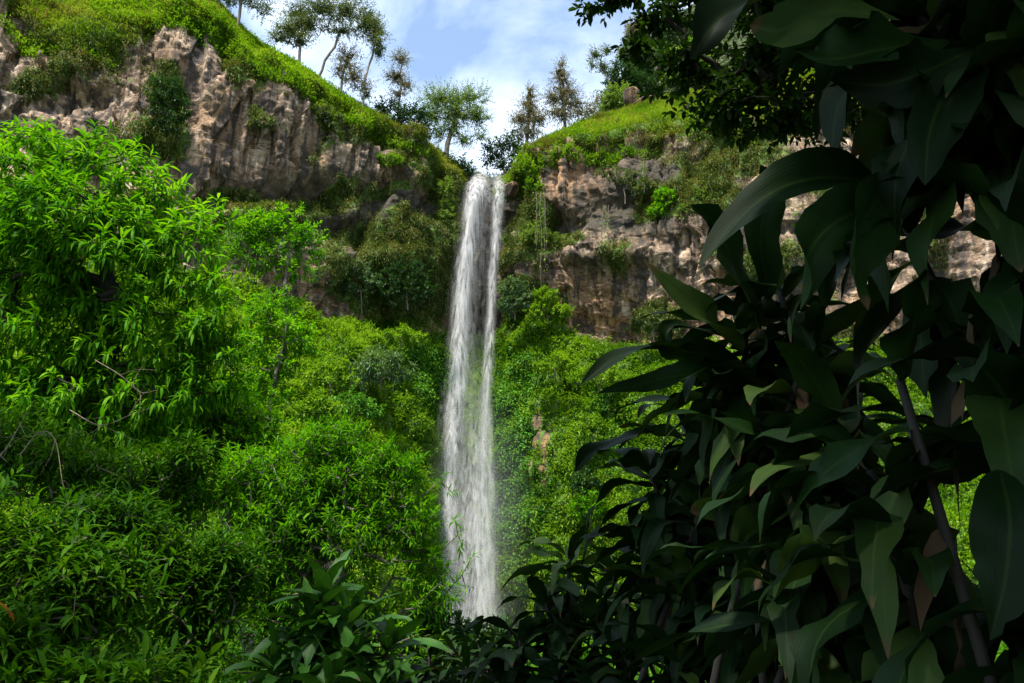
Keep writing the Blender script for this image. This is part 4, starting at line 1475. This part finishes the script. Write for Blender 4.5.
GAPS = [(975, 535, 15, 42), (965, 255, 30, 17), (908, 392, 12, 8)]      # where the clump is open


def open_gaps(V, base, nv):
    """keep-mask of whole leaves (nv points each) that leave the open places of the clump free"""
    P = V + base - EYE
    cp, sp = math.cos(PITCH), math.sin(PITCH)
    dep = P[:, 1] * cp + P[:, 2] * sp
    x = 512 + FPX * P[:, 0] / dep
    y = 341.5 - FPX * (P[:, 2] * cp - P[:, 1] * sp) / dep
    hit = np.zeros(len(V), bool)
    for gx_, gy_, rx, ry in GAPS:
        hit |= ((x - gx_) / rx) ** 2 + ((y - gy_) / ry) ** 2 < 1
    return ~hit.reshape(-1, nv).any(1)


def drop_leaves(VQ, base, nv):
    V, Q = VQ
    keep_ = open_gaps(V, base, nv)
    m = int(keep_.sum())
    if m == len(keep_) or m == 0:
        return VQ, len(keep_)
    nq = len(Q) // len(keep_)
    V = V.reshape(-1, nv, 3)[keep_].reshape(-1, 3)
    Q = (Q[:nq][None] + (np.arange(m) * nv)[:, None, None]).reshape(-1, 4)
    return (V, Q), m


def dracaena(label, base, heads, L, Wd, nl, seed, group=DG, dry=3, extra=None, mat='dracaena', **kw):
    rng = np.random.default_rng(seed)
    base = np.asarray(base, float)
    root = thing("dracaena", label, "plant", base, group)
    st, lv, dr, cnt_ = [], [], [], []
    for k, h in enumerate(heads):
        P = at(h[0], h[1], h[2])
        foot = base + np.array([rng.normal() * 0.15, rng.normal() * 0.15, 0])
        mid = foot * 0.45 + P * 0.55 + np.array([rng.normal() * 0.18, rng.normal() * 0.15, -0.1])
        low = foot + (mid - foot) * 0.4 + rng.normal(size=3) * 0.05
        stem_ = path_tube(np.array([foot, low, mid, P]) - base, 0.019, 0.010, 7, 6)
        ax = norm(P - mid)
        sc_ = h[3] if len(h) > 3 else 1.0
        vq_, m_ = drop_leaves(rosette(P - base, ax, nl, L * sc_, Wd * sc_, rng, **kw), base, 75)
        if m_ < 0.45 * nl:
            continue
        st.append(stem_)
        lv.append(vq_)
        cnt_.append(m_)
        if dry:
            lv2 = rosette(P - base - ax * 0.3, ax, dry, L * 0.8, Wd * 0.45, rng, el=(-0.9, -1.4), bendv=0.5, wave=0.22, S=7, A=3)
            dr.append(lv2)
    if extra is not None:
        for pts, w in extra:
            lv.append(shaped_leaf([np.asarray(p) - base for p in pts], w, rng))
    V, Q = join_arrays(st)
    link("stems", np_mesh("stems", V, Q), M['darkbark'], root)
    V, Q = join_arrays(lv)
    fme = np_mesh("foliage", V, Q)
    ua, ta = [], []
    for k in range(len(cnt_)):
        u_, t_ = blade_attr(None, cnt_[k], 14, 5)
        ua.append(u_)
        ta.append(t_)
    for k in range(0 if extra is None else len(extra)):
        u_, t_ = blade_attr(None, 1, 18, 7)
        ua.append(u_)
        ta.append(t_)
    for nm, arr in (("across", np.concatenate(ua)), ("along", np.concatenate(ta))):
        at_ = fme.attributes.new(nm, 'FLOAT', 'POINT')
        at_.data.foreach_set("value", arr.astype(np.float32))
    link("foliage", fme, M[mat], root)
    if dr:
        V, Q = join_arrays(dr)
        link("withered_leaves", np_mesh("withered_leaves", V, Q), M['dry'], root)
    return root


def shaped_leaf(pts, width, rng, S=18, A=7, face=None):
    """one big leaf along a 3-D midrib with a wavy blade turned roughly to the viewer"""
    pts = np.asarray(pts, float)
    P = np.concatenate([[2 * pts[0] - pts[1]], pts, [2 * pts[-1] - pts[-2]]])
    s = np.linspace(0, 1, S + 1) * (len(pts) - 1)
    C = []
    for q in s:
        i = min(int(q), len(pts) - 2)
        t = q - i
        a, b, c, d = P[i], P[i + 1], P[i + 2], P[i + 3]
        C.append(0.5 * (2 * b + (c - a) * t + (2 * a - 5 * b + 4 * c - d) * t * t + (3 * b - a - 3 * c + d) * t ** 3))
    C = np.array(C)
    T = norm(np.gradient(C, axis=0))
    nref = norm(np.array([rng.normal() * 0.35, -1, 0.35 + rng.normal() * 0.35]))
    side = norm(np.cross(T, nref))
    nor = np.cross(side, T)
    ss = np.linspace(0, 1, S + 1)
    ra = (rng.normal() * 0.5 * (ss - 0.3) + 0.45 * np.sin(5 * ss + rng.random() * 6))[:, None]
    side, nor = side * np.cos(ra) + nor * np.sin(ra), nor * np.cos(ra) - side * np.sin(ra)
    wp = np.maximum(np.sin(np.pi * ss ** 0.85) ** 0.7, 0.06)
    wp[-1] = 0.02
    u = np.linspace(-1, 1, A)
    uu = np.broadcast_to(u, (S + 1, A)).copy()
    uu[2:-1, 0] *= 1 + (rng.random(S - 2) - 0.5) * 0.16 - 0.4 * (rng.random(S - 2) < 0.06)
    uu[2:-1, -1] *= 1 + (rng.random(S - 2) - 0.5) * 0.16 - 0.4 * (rng.random(S - 2) < 0.06)
    V = C[:, None] + side[:, None] * (width * 0.5 * wp[:, None] * uu)[..., None]
    ph = rng.random(2) * 6
    wv = np.sin(9 * ss + ph[0])[:, None] * np.maximum(u, 0) ** 2 + np.sin(8 * ss + ph[1])[:, None] * np.maximum(-u, 0) ** 2
    V = V + nor[:, None] * ((wv * 0.2 + 0.22 * np.abs(u)[None]) * width * wp[:, None])[..., None]
    idx = np.arange((S + 1) * A).reshape(S + 1, A)
    Q = np.stack([idx[:-1, :-1], idx[1:, :-1], idx[1:, 1:], idx[:-1, 1:]], -1).reshape(-1, 4)
    return V.reshape(-1, 3), Q


def L3(*p):
    return [at(x, y, Y) for x, y, Y in p]


# plant in the middle bottom
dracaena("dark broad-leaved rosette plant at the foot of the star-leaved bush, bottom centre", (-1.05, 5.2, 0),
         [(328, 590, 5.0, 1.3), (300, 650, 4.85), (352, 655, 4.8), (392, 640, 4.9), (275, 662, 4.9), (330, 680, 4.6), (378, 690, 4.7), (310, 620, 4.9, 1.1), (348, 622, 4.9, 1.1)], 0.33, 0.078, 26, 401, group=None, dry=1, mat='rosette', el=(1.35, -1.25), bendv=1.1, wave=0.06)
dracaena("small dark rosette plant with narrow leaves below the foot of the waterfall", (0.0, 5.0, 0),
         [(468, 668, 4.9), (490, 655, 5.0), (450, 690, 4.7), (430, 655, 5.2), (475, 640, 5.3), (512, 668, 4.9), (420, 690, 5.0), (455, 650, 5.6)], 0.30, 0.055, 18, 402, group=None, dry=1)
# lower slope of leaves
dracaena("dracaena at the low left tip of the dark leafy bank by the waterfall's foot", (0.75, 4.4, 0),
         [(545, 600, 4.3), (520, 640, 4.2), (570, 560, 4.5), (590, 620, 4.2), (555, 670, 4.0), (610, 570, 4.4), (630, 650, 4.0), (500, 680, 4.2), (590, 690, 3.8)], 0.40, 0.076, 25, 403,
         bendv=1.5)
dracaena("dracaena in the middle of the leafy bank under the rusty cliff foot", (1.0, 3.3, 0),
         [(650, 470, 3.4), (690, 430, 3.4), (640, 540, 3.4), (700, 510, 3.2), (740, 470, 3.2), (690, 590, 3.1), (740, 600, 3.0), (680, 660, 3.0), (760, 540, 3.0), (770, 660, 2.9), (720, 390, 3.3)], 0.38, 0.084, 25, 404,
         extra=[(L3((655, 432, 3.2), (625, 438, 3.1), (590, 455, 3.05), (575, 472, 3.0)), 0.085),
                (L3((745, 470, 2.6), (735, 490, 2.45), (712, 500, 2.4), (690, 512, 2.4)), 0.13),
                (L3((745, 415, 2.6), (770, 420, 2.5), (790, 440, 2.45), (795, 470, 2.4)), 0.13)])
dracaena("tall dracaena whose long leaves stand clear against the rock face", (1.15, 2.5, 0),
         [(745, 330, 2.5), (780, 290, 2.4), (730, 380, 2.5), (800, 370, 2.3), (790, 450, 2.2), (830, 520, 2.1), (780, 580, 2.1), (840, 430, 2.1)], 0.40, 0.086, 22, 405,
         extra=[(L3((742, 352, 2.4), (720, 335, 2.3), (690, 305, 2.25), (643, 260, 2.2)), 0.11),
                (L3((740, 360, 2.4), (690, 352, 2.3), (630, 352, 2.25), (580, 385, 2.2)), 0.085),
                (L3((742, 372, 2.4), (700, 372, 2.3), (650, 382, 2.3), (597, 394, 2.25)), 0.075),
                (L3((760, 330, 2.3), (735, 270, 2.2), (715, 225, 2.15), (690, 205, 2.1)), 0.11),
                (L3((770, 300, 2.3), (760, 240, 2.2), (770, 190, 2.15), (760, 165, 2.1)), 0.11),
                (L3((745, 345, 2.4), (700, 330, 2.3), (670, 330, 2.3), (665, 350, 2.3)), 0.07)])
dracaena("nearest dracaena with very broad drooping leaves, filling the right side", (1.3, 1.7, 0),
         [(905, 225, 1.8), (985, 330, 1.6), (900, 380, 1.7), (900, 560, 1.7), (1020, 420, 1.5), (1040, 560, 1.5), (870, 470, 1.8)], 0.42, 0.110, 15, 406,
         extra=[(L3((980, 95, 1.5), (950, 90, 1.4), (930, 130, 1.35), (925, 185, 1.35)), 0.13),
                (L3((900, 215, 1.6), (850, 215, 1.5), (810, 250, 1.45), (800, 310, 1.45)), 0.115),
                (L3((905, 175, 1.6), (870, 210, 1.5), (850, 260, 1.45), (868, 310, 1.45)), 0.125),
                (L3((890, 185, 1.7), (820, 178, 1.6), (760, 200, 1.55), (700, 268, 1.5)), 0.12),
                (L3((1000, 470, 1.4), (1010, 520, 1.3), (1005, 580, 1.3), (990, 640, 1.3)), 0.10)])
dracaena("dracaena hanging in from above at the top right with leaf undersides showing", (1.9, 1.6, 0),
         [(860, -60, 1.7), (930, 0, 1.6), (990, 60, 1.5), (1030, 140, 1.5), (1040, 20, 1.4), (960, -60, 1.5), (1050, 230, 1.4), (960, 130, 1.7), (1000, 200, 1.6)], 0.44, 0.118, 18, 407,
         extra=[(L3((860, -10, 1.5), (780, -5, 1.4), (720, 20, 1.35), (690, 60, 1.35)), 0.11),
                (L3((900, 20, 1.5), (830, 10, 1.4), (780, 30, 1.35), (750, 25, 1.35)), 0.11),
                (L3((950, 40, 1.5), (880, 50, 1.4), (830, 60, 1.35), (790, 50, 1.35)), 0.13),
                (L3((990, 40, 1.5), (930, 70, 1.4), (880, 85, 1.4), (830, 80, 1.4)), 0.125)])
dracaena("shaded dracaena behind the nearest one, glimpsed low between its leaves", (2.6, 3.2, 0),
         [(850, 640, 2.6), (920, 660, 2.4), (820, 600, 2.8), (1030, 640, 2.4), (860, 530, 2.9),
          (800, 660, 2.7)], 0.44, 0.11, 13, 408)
dracaena("dracaena at the back of the bank, filling the dark gaps between the front plants", (2.2, 4.6, 0),
         [(760, 400, 4.4), (800, 440, 4.3), (840, 400, 4.2), (780, 500, 4.2), (720, 450, 4.3), (700, 560, 4.2), (840, 560, 4.0), (760, 620, 4.0), (660, 620, 4.1), (820, 340, 4.2)], 0.42, 0.105, 20, 409)

# ------------------------------------------------------------------ overhanging tree, with an unseen crown added for shade
rng = np.random.default_rng(55)
ov = px_lobes([(615, -2, 30, 12), (590, 8, 20, 8), (660, 25, 36, 26), (690, 70, 44, 36), (730, 110, 50, 40), (790, 120, 50, 40), (840, 110, 40, 40), (760, 60, 50, 50), (850, 60, 40, 50), (700, -10, 60, 30), (800, 0, 90, 40),
               (640, 50, 18, 18)], 6.0, 1.0)
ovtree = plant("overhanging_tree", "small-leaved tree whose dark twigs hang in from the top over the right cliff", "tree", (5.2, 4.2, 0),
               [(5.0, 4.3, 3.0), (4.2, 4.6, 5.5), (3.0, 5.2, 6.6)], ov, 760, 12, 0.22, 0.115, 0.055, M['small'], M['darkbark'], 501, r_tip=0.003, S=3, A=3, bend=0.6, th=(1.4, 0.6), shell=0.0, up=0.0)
# unseen high crown, added above the viewer to shade the foreground plants
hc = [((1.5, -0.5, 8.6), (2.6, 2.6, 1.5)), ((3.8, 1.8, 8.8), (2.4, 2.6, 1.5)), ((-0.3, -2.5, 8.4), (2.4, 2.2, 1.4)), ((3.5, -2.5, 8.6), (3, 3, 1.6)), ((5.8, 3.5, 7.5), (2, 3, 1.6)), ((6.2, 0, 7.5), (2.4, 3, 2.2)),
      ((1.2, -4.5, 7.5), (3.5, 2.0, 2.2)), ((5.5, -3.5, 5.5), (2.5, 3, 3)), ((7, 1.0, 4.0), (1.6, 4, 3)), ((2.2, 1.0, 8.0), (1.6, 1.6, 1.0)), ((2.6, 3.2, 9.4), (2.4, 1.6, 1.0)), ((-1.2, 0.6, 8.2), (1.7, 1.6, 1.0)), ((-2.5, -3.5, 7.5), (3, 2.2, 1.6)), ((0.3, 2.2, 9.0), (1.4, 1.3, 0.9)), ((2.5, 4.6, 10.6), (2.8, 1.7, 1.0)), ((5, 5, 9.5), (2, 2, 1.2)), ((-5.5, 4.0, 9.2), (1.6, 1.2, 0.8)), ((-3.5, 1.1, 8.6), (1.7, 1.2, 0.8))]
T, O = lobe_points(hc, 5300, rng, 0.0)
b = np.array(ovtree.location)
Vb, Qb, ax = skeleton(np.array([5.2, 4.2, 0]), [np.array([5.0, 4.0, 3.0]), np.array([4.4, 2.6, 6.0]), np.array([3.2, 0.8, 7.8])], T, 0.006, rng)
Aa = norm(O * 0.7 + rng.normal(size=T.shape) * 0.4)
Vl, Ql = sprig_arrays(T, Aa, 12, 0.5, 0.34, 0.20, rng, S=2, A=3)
link("added_shade_limbs", np_mesh("added_shade_limbs", Vb - b, Qb), M['darkbark'], ovtree)
link("added_shade_crown", np_mesh("added_shade_crown", Vl - b, Ql), M['small'], ovtree)
print("faces", sum(len(m.polygons) for m in bpy.data.meshes))
